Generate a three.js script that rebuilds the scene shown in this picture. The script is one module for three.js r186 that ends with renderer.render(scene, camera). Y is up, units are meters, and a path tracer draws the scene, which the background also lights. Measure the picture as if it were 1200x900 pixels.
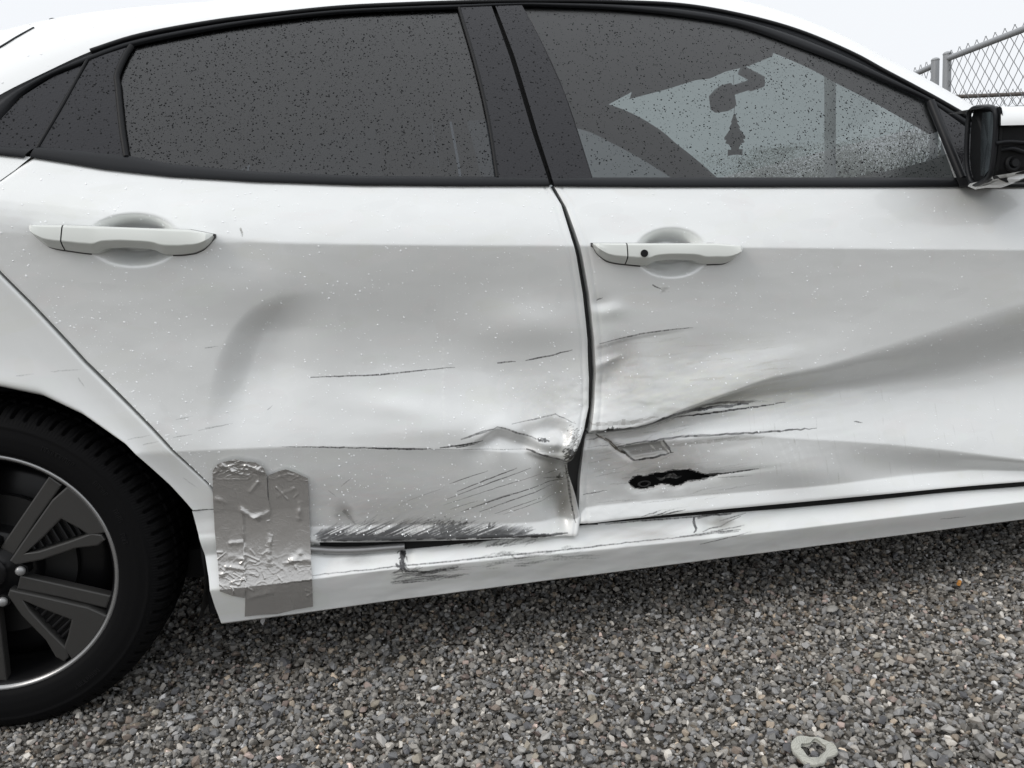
import * as THREE from 'three';
import { mergeGeometries } from 'three/addons/utils/BufferGeometryUtils.js';
import { ConvexGeometry } from 'three/addons/geometries/ConvexGeometry.js';
import { RoundedBoxGeometry } from 'three/addons/geometries/RoundedBoxGeometry.js';
import { ImprovedNoise } from 'three/addons/math/ImprovedNoise.js';

// ---------------------------------------------------------------- camera, sky, sun, exposure
const scene = new THREE.Scene();
const F = 912, RAD = Math.PI / 180;                    // focal length for a 1200 x 900 frame
const camera = new THREE.PerspectiveCamera(2 * Math.atan(450 / F) / RAD, 4 / 3, 0.05, 400);
camera.position.set(0.789, 0.826, 1.453);
camera.rotation.set(-9.64 * RAD, -7.54 * RAD, -4.15 * RAD, 'YXZ');
camera.updateMatrixWorld();

{ // overcast: an even pale sky that gets brighter towards the zenith
  const w = 64, h = 256, d = new Float32Array(w * h * 4);
  for (let j = 0; j < h; j++) {
    const el = ((j + 0.5) / h - 0.5) * Math.PI;
    const s = Math.max(0, Math.sin(el)), t = Math.min(1, Math.max(0, (s - 0.30) / 0.65)), k = t * t * (3 - 2 * t);
    const L = el < 0 ? 0.3 : 0.945 + 0.6 * k;
    for (let i = 0; i < w; i++) d.set([L * 0.968, L * 0.996, L * 1.036, 1], (j * w + i) * 4);
  }
  const sky = new THREE.DataTexture(d, w, h, THREE.RGBAFormat, THREE.FloatType);
  sky.mapping = THREE.EquirectangularReflectionMapping; sky.magFilter = THREE.LinearFilter; sky.needsUpdate = true;
  scene.background = sky; scene.environment = sky;
}
const sun = new THREE.DirectionalLight(0xfff6ec, 1.0);
sun.position.set(-4.6, 5.2, 2.7); sun.target.position.set(1, 0, 0);
sun.castShadow = true; sun.shadow.radius = 45; sun.shadow.mapSize.set(2048, 2048);
Object.assign(sun.shadow.camera, { left: -5, right: 5, top: 5, bottom: -5, near: 0.1, far: 20 });
scene.add(sun, sun.target);

const renderer = new THREE.WebGLRenderer({ antialias: true });
renderer.toneMapping = THREE.LinearToneMapping;
renderer.toneMappingExposure = 1.0;
renderer.shadowMap.enabled = true;

// ---------------------------------------------------------------- helpers
let seed = 20240;
const rnd = () => { seed = (seed * 1664525 + 1013904223) >>> 0; return seed / 4294967296; };
const rr = (a, b) => a + (b - a) * rnd();
const gs = () => Math.sqrt(-2 * Math.log(rnd() + 1e-9)) * Math.cos(6.28318 * rnd());
const clamp = (x, a = 0, b = 1) => Math.min(b, Math.max(a, x));
const ss = (a, b, x) => { const t = clamp((x - a) / (b - a)); return t * t * (3 - 2 * t); };
const lerp = (a, b, t) => a + (b - a) * t;
const noise = new ImprovedNoise();
const fbm = (x, y, z = 0, o = 4) => { let s = 0, a = 0.5; for (let i = 0; i < o; i++) { s += a * noise.noise(x, y, z + 7.3 * i); x *= 2.03; y *= 2.03; a *= 0.5; } return s; };
const V = (x, y, z) => new THREE.Vector3(x, y, z);

const used = {};
const numbered = (n) => { used[n] = (used[n] ?? -1) + 1; return used[n] ? `${n}_${String(used[n]).padStart(3, '0')}` : n; };
function tag(o, label, category, group) { o.userData.label = label; o.userData.category = category; if (group) o.userData.group = group; return o; }
function part(name, geo, mat, parent, label) {
  const m = new THREE.Mesh(geo, mat); m.name = name; m.castShadow = m.receiveShadow = true; parent.add(m);
  if (label) m.userData.label = label;
  return m;
}
function single(name, geo, mat, label, category, group) { const m = part(numbered(name), geo, mat, scene); return tag(m, label, category, group); }
function thing(name, label, category, pos = [0, 0, 0], group) { const g = new THREE.Group(); g.name = numbered(name); g.position.set(...pos); scene.add(g); return tag(g, label, category, group); }
const camInv = camera.matrixWorld.clone().invert();
function toPix(x, y, z) { const p = V(x, y, z).applyMatrix4(camInv); return [600 + F * p.x / -p.z, 450 - F * p.y / -p.z]; }
const eye = camera.position;
function rayDir(px, py) { return V((px - 600) / F, -(py - 450) / F, -1).applyQuaternion(camera.quaternion); }
function onZ(px, py, z) { const d = rayDir(px, py), t = (z - eye.z) / d.z; return eye.clone().addScaledVector(d, t); }
function onY(px, py, y) { const d = rayDir(px, py), t = (y - eye.y) / d.y; return eye.clone().addScaledVector(d, t); }
// smooth monotone curve through points
function curve(pts) {
  const n = pts.length, X = pts.map(p => p[0]), Y = pts.map(p => p[1]), d = [], m = [];
  for (let i = 0; i < n - 1; i++) d.push((Y[i + 1] - Y[i]) / (X[i + 1] - X[i]));
  for (let i = 0; i < n; i++) m.push(i === 0 ? d[0] : i === n - 1 ? d[n - 2] : d[i - 1] * d[i] <= 0 ? 0 : 2 * d[i - 1] * d[i] / (d[i - 1] + d[i]));
  return (x) => {
    if (x <= X[0]) return Y[0] + m[0] * (x - X[0]);
    if (x >= X[n - 1]) return Y[n - 1] + m[n - 1] * (x - X[n - 1]);
    let i = 0; while (x > X[i + 1]) i++;
    const h = X[i + 1] - X[i], t = (x - X[i]) / h, t2 = t * t, t3 = t2 * t;
    return (2 * t3 - 3 * t2 + 1) * Y[i] + (t3 - 2 * t2 + t) * h * m[i] + (-2 * t3 + 3 * t2) * Y[i + 1] + (t3 - t2) * h * m[i + 1];
  };
}
const lineAt = (z, pix) => curve(pix.map(([a, b]) => { const p = onZ(a, b, z); return [p.x, p.y]; }));

// ---------------------------------------------------------------- the shape of the car's side: z = S(x, y)
const yBelt = lineAt(-0.008, [[-60, 168], [35, 183], [120, 196], [200, 205], [300, 211], [420, 215], [640, 217], [900, 217], [1130, 217], [1230, 218]]);
const yCrease = lineAt(0.04, [[-60, 247], [0, 253], [130, 266], [300, 283], [480, 287], [672, 288], [870, 290], [1200, 293]]);
const yLow = lineAt(0.03, [[-60, 545], [100, 535], [330, 525], [500, 526], [690, 530], [850, 513], [950, 517], [1060, 525], [1200, 540]]);
const yDoor = lineAt(0.012, [[200, 648], [365, 637], [640, 630], [674, 627], [692, 613], [850, 597], [1000, 583], [1200, 566]]);
const ySill = lineAt(-0.008, [[200, 660], [365, 650], [450, 645], [520, 639], [600, 630], [680, 615.5], [760, 608], [850, 600.8], [930, 594.5], [1000, 588], [1100, 577.5], [1200, 569.5]]);
const yRidge = lineAt(0.012, [[225, 690], [370, 676], [600, 654], [870, 627], [1200, 588]]);
function hermite(y, a, b) { // nodes [y, z, slope below, slope above]
  const h = b[0] - a[0], t = (y - a[0]) / h, t2 = t * t, t3 = t2 * t;
  return (2 * t3 - 3 * t2 + 1) * a[1] + (t3 - 2 * t2 + t) * h * a[3] + (-2 * t3 + 3 * t2) * b[1] + (t3 - t2) * h * b[2];
}
function nodes(x) {
  const b = yBelt(x), c = yCrease(x), l = yLow(x), d = Math.min(yDoor(x), l - 0.03), lip = Math.min(0.03, (l - d) * 0.42);
  return [[d - 0.03, 0.024, 0, -0.4], [d, 0.014, -0.36, -0.36], [d + lip, 0.003, -0.40, 0.10], [l, 0.030, 0.30, -0.07], [l + 0.5 * (c - l), 0.022, 0.01, 0.01],
    [c, 0.040, 0.12, -0.27], [b, -0.002, -0.40, -0.42]];
}
function S1(x, y) {
  const n = nodes(x);
  let z;
  if (y <= n[0][0]) z = n[0][1];
  else if (y >= n[6][0]) { const d = y - n[6][0]; z = -0.002 - 0.44 * d - 0.28 * d * d; }
  else { let i = 0; while (y > n[i + 1][0]) i++; z = hermite(y, n[i], n[i + 1]); }
  if (x < 0) z -= 0.13 * x * x;
  if (x > 2.1) z -= 0.05 * (x - 2.1) ** 2;
  return z;
}
function S(x, y) { // the crease fades out towards the rear
  const w = 0.026 * (1 - ss(0.25, 0.62, x));
  if (w < 0.002 || Math.abs(y - yCrease(x)) > 0.1) return S1(x, y);
  return (S1(x, y - w) + S1(x, y - w / 2) + S1(x, y) + S1(x, y + w / 2) + S1(x, y + w)) / 5;
}
function at(px, py, fn = S, off = 0) {
  let z = 0, p;
  for (let i = 0; i < 14; i++) { p = onZ(px, py, z); z = lerp(z, fn(p.x, p.y) + off, 0.75); }
  return p;
}
const xy = (pts, fn = S) => pts.map(([a, b]) => { const p = at(a, b, fn); return [p.x, p.y]; });

// ---------------------------------------------------------------- sheets
function polyline(pts) { // by arc length
  const L = [0]; for (let i = 1; i < pts.length; i++) L.push(L[i - 1] + Math.hypot(...pts[i].map((v, k) => v - pts[i - 1][k])));
  return (t) => {
    const s = clamp(t) * L[L.length - 1]; let i = 0; while (i < pts.length - 2 && s > L[i + 1]) i++;
    const k = (s - L[i]) / (L[i + 1] - L[i] || 1); return pts[i].map((v, q) => lerp(v, pts[i + 1][q], k));
  };
}
function smoothPts(pts, n = 60) {
  const c = new THREE.CatmullRomCurve3(pts.map(p => V(p[0], p[1], p[2] ?? 0)), false, 'centripetal');
  return c.getPoints(n).map(p => pts[0].length === 3 ? [p.x, p.y, p.z] : [p.x, p.y]);
}
function coons(bottom, top, left, right) { // left and right run from bottom to top
  const B = polyline(bottom), T = polyline(top), L = polyline(left), R = polyline(right), d = bottom[0].length;
  const c00 = B(0), c10 = B(1), c01 = T(0), c11 = T(1);
  return (u, v) => {
    const b = B(u), t = T(u), l = L(v), r = R(v), o = [];
    for (let k = 0; k < d; k++) o.push((1 - v) * b[k] + v * t[k] + (1 - u) * l[k] + u * r[k] - ((1 - u) * (1 - v) * c00[k] + u * (1 - v) * c10[k] + (1 - u) * v * c01[k] + u * v * c11[k]));
    return o;
  };
}
// fn(u, v) -> [x, y, z]; uv in metres (x, y) unless uvBox = [x0, y0, w, h]
function sheet(nu, nv, fn, { uvBox, hem = 0, hemBack = 0.02, skip, flip } = {}) {
  const P = [], U = [], I = [], id = (i, j) => j * (nu + 1) + i;
  for (let j = 0; j <= nv; j++) for (let i = 0; i <= nu; i++) {
    const p = fn(i / nu, j / nv); P.push(...p);
    U.push(...(uvBox ? [(p[0] - uvBox[0]) / uvBox[2], (p[1] - uvBox[1]) / uvBox[3]] : [p[0], p[1]]));
  }
  for (let j = 0; j < nv; j++) for (let i = 0; i < nu; i++) {
    if (skip && skip((i + 0.5) / nu, (j + 0.5) / nv)) continue;
    const a = id(i, j), b = id(i + 1, j), c = id(i + 1, j + 1), d = id(i, j + 1);
    if (flip) I.push(a, c, b, a, d, c); else I.push(a, b, c, a, c, d);
  }
  const g = new THREE.BufferGeometry();
  g.setAttribute('position', new THREE.Float32BufferAttribute(P, 3)); g.setAttribute('uv', new THREE.Float32BufferAttribute(U, 2)); g.setIndex(I); g.computeVertexNormals();
  if (!hem) return g;
  const ring = []; for (let i = 0; i < nu; i++) ring.push(id(i, 0)); for (let j = 0; j < nv; j++) ring.push(id(nu, j));
  for (let i = nu; i > 0; i--) ring.push(id(i, nv)); for (let j = nv; j > 0; j--) ring.push(id(0, j));
  const P2 = [], U2 = [], I2 = [], n = ring.length; let cx = 0, cy = 0; for (const k of ring) { cx += P[3 * k] / n; cy += P[3 * k + 1] / n; }
  for (const k of ring) {
    const x = P[3 * k], y = P[3 * k + 1], z = P[3 * k + 2];
    P2.push(x, y, z, x + (cx - x) * 0.001, y + (cy - y) * 0.001, z - hemBack); U2.push(U[2 * k], U[2 * k + 1], U[2 * k], U[2 * k + 1]);
  }
  for (let k = 0; k < n; k++) { const a = 2 * k, b = 2 * ((k + 1) % n); I2.push(a, a + 1, b, b, a + 1, b + 1); }
  const h = new THREE.BufferGeometry();
  h.setAttribute('position', new THREE.Float32BufferAttribute(P2, 3)); h.setAttribute('uv', new THREE.Float32BufferAttribute(U2, 2)); h.setIndex(I2); h.computeVertexNormals();
  return mergeGeometries([g, h]);
}
const onS = (c, off = 0) => (u, v) => { const [x, y] = c(u, v); return [x, y, S(x, y) + (typeof off === 'function' ? off(u, v, x, y) : off)]; };
function patch(bottom, top, left, right, nu, nv, off, opt) { return sheet(nu, nv, onS(coons(xy(bottom), xy(top), xy(left), xy(right)), off), opt); }
function mirrored(geo) { // the same shape on the far side of the car
  const g = geo.clone(), p = g.attributes.position; for (let i = 0; i < p.count; i++) p.setZ(i, -1.72 - p.getZ(i));
  const I = g.index.array; for (let i = 0; i < I.length; i += 3) { const t = I[i]; I[i] = I[i + 1]; I[i + 1] = t; }
  g.computeVertexNormals(); return g;
}
function tube(pts, r, n = 40, k = 8, closed = false) { return new THREE.TubeGeometry(new THREE.CatmullRomCurve3(pts.map(p => p.isVector3 ? p : V(...p)), closed, 'centripetal'), n, r, k, closed); }
function rod(a, b, r, k = 10) { const d = b.clone().sub(a), g = new THREE.CylinderGeometry(r, r, d.length(), k); g.applyQuaternion(new THREE.Quaternion().setFromUnitVectors(V(0, 1, 0), d.clone().normalize())); g.translate((a.x + b.x) / 2, (a.y + b.y) / 2, (a.z + b.z) / 2); return g; }
function extrude(pts, depth, bevel = 0.002, z = 0) {
  const g = new THREE.ExtrudeGeometry(new THREE.Shape(pts.map(p => new THREE.Vector2(...p))), { depth, bevelEnabled: bevel > 0, bevelThickness: bevel, bevelSize: bevel, bevelSegments: 2, steps: 1 });
  g.translate(0, 0, z); return g;
}
function prism(pts, dir) { // closed prism of a 3-D outline moved along dir
  const c = pts.reduce((a, p) => a.add(p), V(0, 0, 0)).multiplyScalar(1 / pts.length), P = [], n = pts.length, q = pts.map(p => p.clone().add(dir)), cq = c.clone().add(dir);
  const t = (...v) => v.forEach(p => P.push(p.x, p.y, p.z));
  for (let i = 0; i < n; i++) { const j = (i + 1) % n; t(c, pts[i], pts[j]); t(cq, q[j], q[i]); t(pts[i], q[i], q[j]); t(pts[i], q[j], pts[j]); }
  const g = new THREE.BufferGeometry(); g.setAttribute('position', new THREE.Float32BufferAttribute(P, 3)); g.computeVertexNormals(); return g;
}

// ---------------------------------------------------------------- textures
function dataTex(n, fn, repeat = 1, srgb = false) {
  const d = new Uint8Array(n * n * 4);
  for (let j = 0; j < n; j++) for (let i = 0; i < n; i++) { const c = fn(i / n, j / n); d.set(Array.isArray(c) ? [...c.map(v => 255 * clamp(v)), 255] : [255 * clamp(c), 255 * clamp(c), 255 * clamp(c), 255], (j * n + i) * 4); }
  const t = new THREE.DataTexture(d, n, n, THREE.RGBAFormat); t.wrapS = t.wrapT = THREE.RepeatWrapping; t.magFilter = THREE.LinearFilter; t.repeat.set(repeat, repeat);
  if (srgb) t.colorSpace = THREE.SRGBColorSpace; t.needsUpdate = true; return t;
}
// a painted sheet of metal: white paint with dirt, scrapes and painted-in fold and gap shade, drawn in metres on the panel
function paintMap(box, wpx, draw) {
  const hpx = Math.round(wpx * box[3] / box[2]), cv = document.createElement('canvas'); cv.width = wpx; cv.height = hpx;
  const g = cv.getContext('2d'), k = wpx / box[2];
  g.fillStyle = 'rgb(229,231,231)'; g.fillRect(0, 0, wpx, hpx);
  for (let i = 0; i < 900; i++) { g.fillStyle = `rgba(${rnd() < 0.5 ? '205,203,196' : '240,241,240'},${rr(0.02, 0.07)})`; g.beginPath(); g.ellipse(rr(0, wpx), rr(0, hpx), rr(6, 70), rr(4, 30), rr(-0.3, 0.3), 0, 7); g.fill(); }
  const C = ([px, py]) => { const p = at(px, py); return [(p.x - box[0]) * k, hpx - (p.y - box[1]) * k]; };
  const W = (w) => Math.max(0.6, w * 0.00172 * k);
  const api = {
    line(pts, w, col, { rough = 0, taper = true, n } = {}) { // a stroke that swells and fades along its length
      const q = polyline(pts), len = pts.reduce((s, p, i) => i ? s + Math.hypot(p[0] - pts[i - 1][0], p[1] - pts[i - 1][1]) : 0, 0), m = n ?? Math.max(4, Math.ceil(len / 5));
      g.lineCap = w > 2.5 ? 'butt' : 'round'; g.strokeStyle = col;
      let a = C(q(0));
      for (let i = 1; i <= m; i++) {
        const t = i / m, p = q(t), b = C([p[0] + rough * gs() * 0.6, p[1] + rough * gs() * 0.6]);
        g.lineWidth = W(w) * (taper ? Math.sin(Math.PI * clamp(0.08 + 0.84 * t)) ** 0.7 : 1) * rr(1 - 0.5 * Math.min(1, rough || 0.3), 1.15);
        g.globalAlpha = rr(0.5, 1); g.beginPath(); g.moveTo(...a); g.lineTo(...b); g.stroke(); a = b;
      }
      g.globalAlpha = 1;
    },
    area(pts, col) { g.fillStyle = col; g.beginPath(); pts.map(C).forEach((p, i) => i ? g.lineTo(...p) : g.moveTo(...p)); g.closePath(); g.fill(); },
    smear(cx, cy, rx, ry, rgb, a, n = 20) { for (let i = 0; i < n * 2; i++) { const [x, y] = C([cx + rx * gs() * 0.42, cy + ry * gs() * 0.42]), r = rr(0.25, 0.7), q = g.createRadialGradient(0, 0, 0, 0, 0, 1), al = a * rr(0.25, 0.8); q.addColorStop(0, `rgba(${rgb},${al})`); q.addColorStop(0.5, `rgba(${rgb},${al * 0.5})`); q.addColorStop(1, `rgba(${rgb},0)`); g.save(); g.translate(x, y); g.rotate(rr(-0.3, 0.3)); g.scale(W(rx) * r, W(ry) * r); g.fillStyle = q; g.beginPath(); g.arc(0, 0, 1, 0, 7); g.fill(); g.restore(); } },
    speck(cx, cy, rx, ry, rgb, n, size = 1) { for (let i = 0; i < n * 2; i++) { const [x, y] = C([cx + rx * gs() * 0.5, cy + ry * gs() * 0.5]), l = W(size) * rr(0.3, 1.4), t = -0.45 + 0.5 * gs(); g.strokeStyle = `rgba(${rgb},${rr(0.15, 0.7)})`; g.lineWidth = W(size) * rr(0.1, 0.4); g.lineCap = 'butt'; g.beginPath(); g.moveTo(x, y); g.lineTo(x + l * Math.cos(t), y + l * Math.sin(t)); g.stroke(); } },
  };
  draw(api);
  const t = new THREE.CanvasTexture(cv); t.colorSpace = THREE.SRGBColorSpace; return t;
}
const rgb = (r, g, b) => new THREE.Color().setRGB(r, g, b);
const mat = (c, roughness = 0.5, o = {}) => new THREE.MeshStandardMaterial({ color: Array.isArray(c) ? rgb(...c) : rgb(c, c, c), roughness, ...o });
const dull = (c, roughness, spec, o = {}) => new THREE.MeshPhysicalMaterial({ color: rgb(...c), roughness, specularIntensity: spec, ...o });
const paintOf = (map) => new THREE.MeshPhysicalMaterial({ color: map ? 0xfbfbfa : 0xe3e4e3, map: map ?? null, roughness: 0.4, metalness: 0.2, clearcoat: 0.85, clearcoatRoughness: 0.07 });
const mistTex = dataTex(512, (u, v) => { const a = noise.noise(u * 150, v * 150, 1), b = noise.noise(u * 70, v * 70, 4); return 0.5 + 0.5 * Math.max(-0.4, a) * 0.8 + 0.25 * b; }, 3);
const M = {
  paint: paintOf(),
  black: dull([0.009, 0.0095, 0.0105], 0.5, 0.4), trim: dull([0.013, 0.014, 0.016], 0.42, 0.4), gloss: dull([0.012, 0.012, 0.015], 0.2, 0.66, { bumpMap: mistTex, bumpScale: 0.0004 }),
  pit: mat(0.006, 0.9), lining: mat([0.025, 0.03, 0.035], 0.95), seat: mat(0.018, 0.9), rubber: dull([0.0042, 0.0042, 0.0046], 0.7, 0.2),
  frontGlass: new THREE.MeshPhysicalMaterial({ color: rgb(0.28, 0.302, 0.306), roughness: 0.32, transmission: 1, thickness: 0, ior: 1.6, bumpMap: mistTex, bumpScale: 0.00015 }),
  rearGlass: new THREE.MeshPhysicalMaterial({ color: rgb(0.035, 0.042, 0.05), roughness: 0.2, transmission: 1, thickness: 0, ior: 1.6, bumpMap: mistTex, bumpScale: 0.00018 }),
  screen: new THREE.MeshPhysicalMaterial({ color: rgb(0.79, 0.87, 0.85), roughness: 0.05, transmission: 1, thickness: 0, ior: 1.5 }),
  dropDark: dull([0.006, 0.0065, 0.0075], 0.3, 0.2), dropClear: new THREE.MeshPhysicalMaterial({ color: rgb(0.93, 0.95, 0.96), roughness: 0.04, clearcoat: 1, clearcoatRoughness: 0.02 }),
  bareMetal: mat([0.4, 0.4, 0.4], 0.38, { metalness: 0.7 }), steel: mat([0.3, 0.31, 0.32], 0.5, { metalness: 0.75 }),
};

// ---------------------------------------------------------------- the car
const car = thing('white_car', 'white four-door car with crushed and scraped doors, taped sill and wet tinted windows', 'car');

// how the side is pushed in, in metres along z, at a point given by where it stands in the door
function distTo(pts, x, y) { // signed distance (positive below / right of the line), and place along it
  let best = 1e9, sg = 1, tt = 0, L = 0, tot = 0; const ls = [];
  for (let i = 1; i < pts.length; i++) { const l = Math.hypot(pts[i][0] - pts[i - 1][0], pts[i][1] - pts[i - 1][1]); ls.push(l); tot += l; }
  for (let i = 1; i < pts.length; i++) {
    const [ax, ay] = pts[i - 1], bx = pts[i][0] - ax, by = pts[i][1] - ay, l = ls[i - 1];
    const t = clamp(((x - ax) * bx + (y - ay) * by) / (l * l)), dx = x - ax - t * bx, dy = y - ay - t * by, d = Math.hypot(dx, dy);
    if (d < best) { best = d; sg = bx * (y - ay) - by * (x - ax) >= 0 ? 1 : -1; tt = (L + t * l) / tot; }
    L += l;
  }
  return [best * sg, tt];
}
const ends = (t, a = 0.15, b = 0.15) => ss(0, a, t) * (1 - ss(1 - b, 1, t));
const bump = (x, y, cx, cy, rx, ry, ang = 0) => { const c = Math.cos(ang), s = Math.sin(ang), dx = x - cx, dy = y - cy, a = (dx * c + dy * s) / rx, b = (-dx * s + dy * c) / ry, q = a * a + b * b; return q > 9 ? 0 : Math.exp(-q); };
const ledge = (s, w, back) => s <= 0 ? 0 : ss(0, w, s) * (s > w ? Math.exp(-(((s - w) / back) ** 2)) : 1);
const bowl = (x, y, cx, cy, rx, ry, e = 0.45) => { const r = Math.hypot((x - cx) / rx, (y - cy) / ry); return 1 - ss(1 - e, 1, r); };
const RD = {
  arch: curve([[340, 330], [354, 300], [377, 276], [407, 258], [440, 247], [480, 241], [530, 238]]),
  fold: [[534, 523], [560, 513], [583, 500], [612, 509], [640, 517], [668, 517]],
  fold2: [[596, 497], [625, 492], [652, 486], [676, 496]],
  flap: [[614, 527], [640, 533], [662, 539], [676, 530]],
};
function rearDent(x, y) {
  let d = 0, q;
  if (x < 520 && y < 620) {
    d -= 0.0185 * ledge((x - RD.arch(clamp(y, 340, 530))) * 0.82, 36, 62) * ss(338, 392, y) * (1 - ss(425, 540, y)) * (1 - ss(315, 410, x));
    d -= 0.009 * bump(x, y, 345, 445, 105, 75);
    d += 0.004 * bump(x, y, 290, 335, 80, 30);
  }
  d -= 0.022 * bump(x, y, 575, 418, 150, 84); d += 0.013 * bump(x, y, 622, 384, 66, 30);
  d -= 0.0045 * bump(x, y, 420, 400, 80, 90);
  d += 0.008 * bump(x, y, 545, 500, 110, 24, -0.03); d += 0.004 * bump(x, y, 465, 478, 46, 13, 0.1);
  d -= 0.0035 * bump(x, y, 130, 430, 90, 40, 0.6);
  if (x > 480) {
    q = distTo(RD.fold, x, y); d -= 0.012 * ledge(q[0], 13, 15) * ends(q[1], 0.3, 0.1); d += 0.0035 * Math.exp(-((q[0] / 9) ** 2)) * ends(q[1], 0.3, 0.1);
    q = distTo(RD.fold2, x, y); d -= 0.011 * ledge(q[0], 20, 16) * ends(q[1], 0.35, 0.1);
    q = distTo(RD.flap, x, y); const k = ss(612, 636, x); d += 0.024 * k * (q[0] <= 0 ? Math.exp(-((q[0] / 26) ** 2)) : Math.exp(-((q[0] / 4) ** 2)));
    d -= 0.02 * bump(x, y, 654, 590, 15, 34, -0.15); d += 0.008 * bump(x, y, 674, 598, 8, 42);
    d += 0.006 * bump(x, y, 668, 500, 14, 20); d -= 0.006 * bump(x, y, 676, 548, 12, 12);
    const e = ss(600, 690, x) * ss(430, 480, y) * (1 - ss(560, 640, y)); d += e * 0.0022 * fbm(x / 14, y / 11, 3, 3);
  }
  d += 0.0012 * fbm(x / 90, y / 50, 1, 3);
  d -= 0.034 * bowl(x, y, 157, 281, 58, 33, 0.62);
  return d;
}
const FD = {
  ridge: [[690, 503], [720, 500], [750, 495], [772, 488], [800, 477], [850, 459], [905, 440], [960, 428], [1040, 409], [1120, 392], [1240, 366]],
  tri: [[703, 488], [722, 462], [746, 438]], crease: [[696, 406], [740, 394], [800, 384], [830, 380]],
  lip: smoothPts([[690, 508], [730, 503], [762, 497], [785, 489], [830, 484], [900, 478]], 24), tear: [[703, 512], [722, 527], [746, 541]],
};
function inPoly(x, y, p) { let c = false; for (let i = 0, j = p.length - 1; i < p.length; j = i++) if ((p[i][1] > y) !== (p[j][1] > y) && x < (p[j][0] - p[i][0]) * (y - p[i][1]) / (p[j][1] - p[i][1]) + p[i][0]) c = !c; return c; }
const gash = [[738, 567], [741, 563], [748, 559], [758, 559], [770, 556], [780, 555], [790, 552], [800, 552], [808, 551], [818, 554], [829, 557], [842, 557], [830, 560], [816, 563], [806, 564], [800, 568], [792, 570], [783, 568], [776, 567], [768, 570], [757, 573], [746, 573]];
const inset = [[727, 526], [745, 540], [786, 533], [781, 518]];
FD.ridge = smoothPts(FD.ridge, 40); RD.fold = smoothPts(RD.fold, 16); RD.fold2 = smoothPts(RD.fold2, 12);
function frontDent(x, y) {
  let d = 0, q = distTo(FD.ridge, x, y);
  const w = q[1] < 0.2 ? lerp(9, 13, q[1] / 0.2) : lerp(13, 58, ss(0.12, 0.85, q[1])), A = lerp(0.02, 0.054, ss(0.1, 0.8, q[1])), back = lerp(45, 80, ss(0.1, 0.8, q[1]));
  { const lead = 22 * ss(0.45, 1, q[1]); d -= A * ledge(q[0] + lead, w + lead, back); }
  d += (lerp(0.013, 0.005, ss(0.12, 0.5, q[1]))) * (q[0] < 0 ? Math.exp(-((q[0] / lerp(34, 60, q[1])) ** 2)) : Math.exp(-((q[0] / lerp(7, 60, ss(0.3, 0.9, q[1]))) ** 2)));
  q = distTo(FD.lip, x, y); d += 0.006 * ends(q[1], 0.05, 0.5) * (q[0] > 0 ? Math.exp(-((q[0] / 9) ** 2)) : Math.exp(-((q[0] / 2.5) ** 2)));
  d -= 0.007 * bump(x, y, 715, 445, 15, 42, 0.55); d += 0.004 * bump(x, y, 760, 452, 24, 26, 0.5); d -= 0.006 * bump(x, y, 840, 418, 70, 26, -0.25);
  q = distTo(FD.crease, x, y); d -= 0.0022 * ledge(q[0], 5, 30) * ends(q[1], 0.05, 0.5);
  d -= 0.004 * bump(x, y, 704, 357, 10, 9); d += 0.004 * bump(x, y, 712, 364, 20, 9);
  d += 0.004 * bump(x, y, 712, 424, 17, 5, -0.4);
  q = distTo(FD.tear, x, y); d -= 0.004 * Math.exp(-((q[0] / 3.5) ** 2)) * ends(q[1], 0.1, 0.1);
  if (inPoly(x, y, inset)) { let m = 1e9; for (let i = 0; i < 4; i++) { const s = distTo([inset[i], inset[(i + 1) % 4]], x, y); m = Math.min(m, Math.abs(s[0])); } d -= 0.006 * ss(0, 3.5, m); }
  d += 0.0025 * bump(x, y, 830, 512, 110, 5, -0.09);
  d += 0.011 * bump(x, y, 935, 552, 80, 22, 0.1); d -= 0.008 * bump(x, y, 1080, 550, 100, 20, 0.1);
  { const e = distTo(gash.concat([gash[0]]), x, y); d -= 0.003 * Math.exp(-((e[0] / 5) ** 2)); }
  d -= 0.002 * bump(x, y, 860, 553, 40, 2.5, -0.13);
  const near = 1 - ss(720, 900, x); d += near * ss(400, 470, y) * 0.0022 * fbm(x / 26, y / 16, 5, 3);
  d += 0.0014 * fbm(x / 120, y / 45, 9, 3) + 0.0018 * ss(690, 760, x) * (1 - ss(980, 1150, x)) * ss(395, 440, y) * (1 - ss(520, 560, y)) * fbm(x / 75 + y / 160, y / 24 + x / 190, 4, 3);
  d -= 0.032 * bowl(x, y, 787, 296, 46, 31, 0.62);
  return d;
}
const dentOn = (fn, cx) => (u, v, x, y) => { const [px, py] = toPix(x, y, S(x, y)); const c = Math.min(u * cx, (1 - u) * cx, v * 0.7, (1 - v) * 0.7); const e = fn === rearDent ? 1 - u : u; return fn(px, py) - 0.0024 * Math.exp(-c / 0.003) - 0.0016 * Math.exp(-(((e * cx - 0.013) / 0.0025) ** 2)); };

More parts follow.
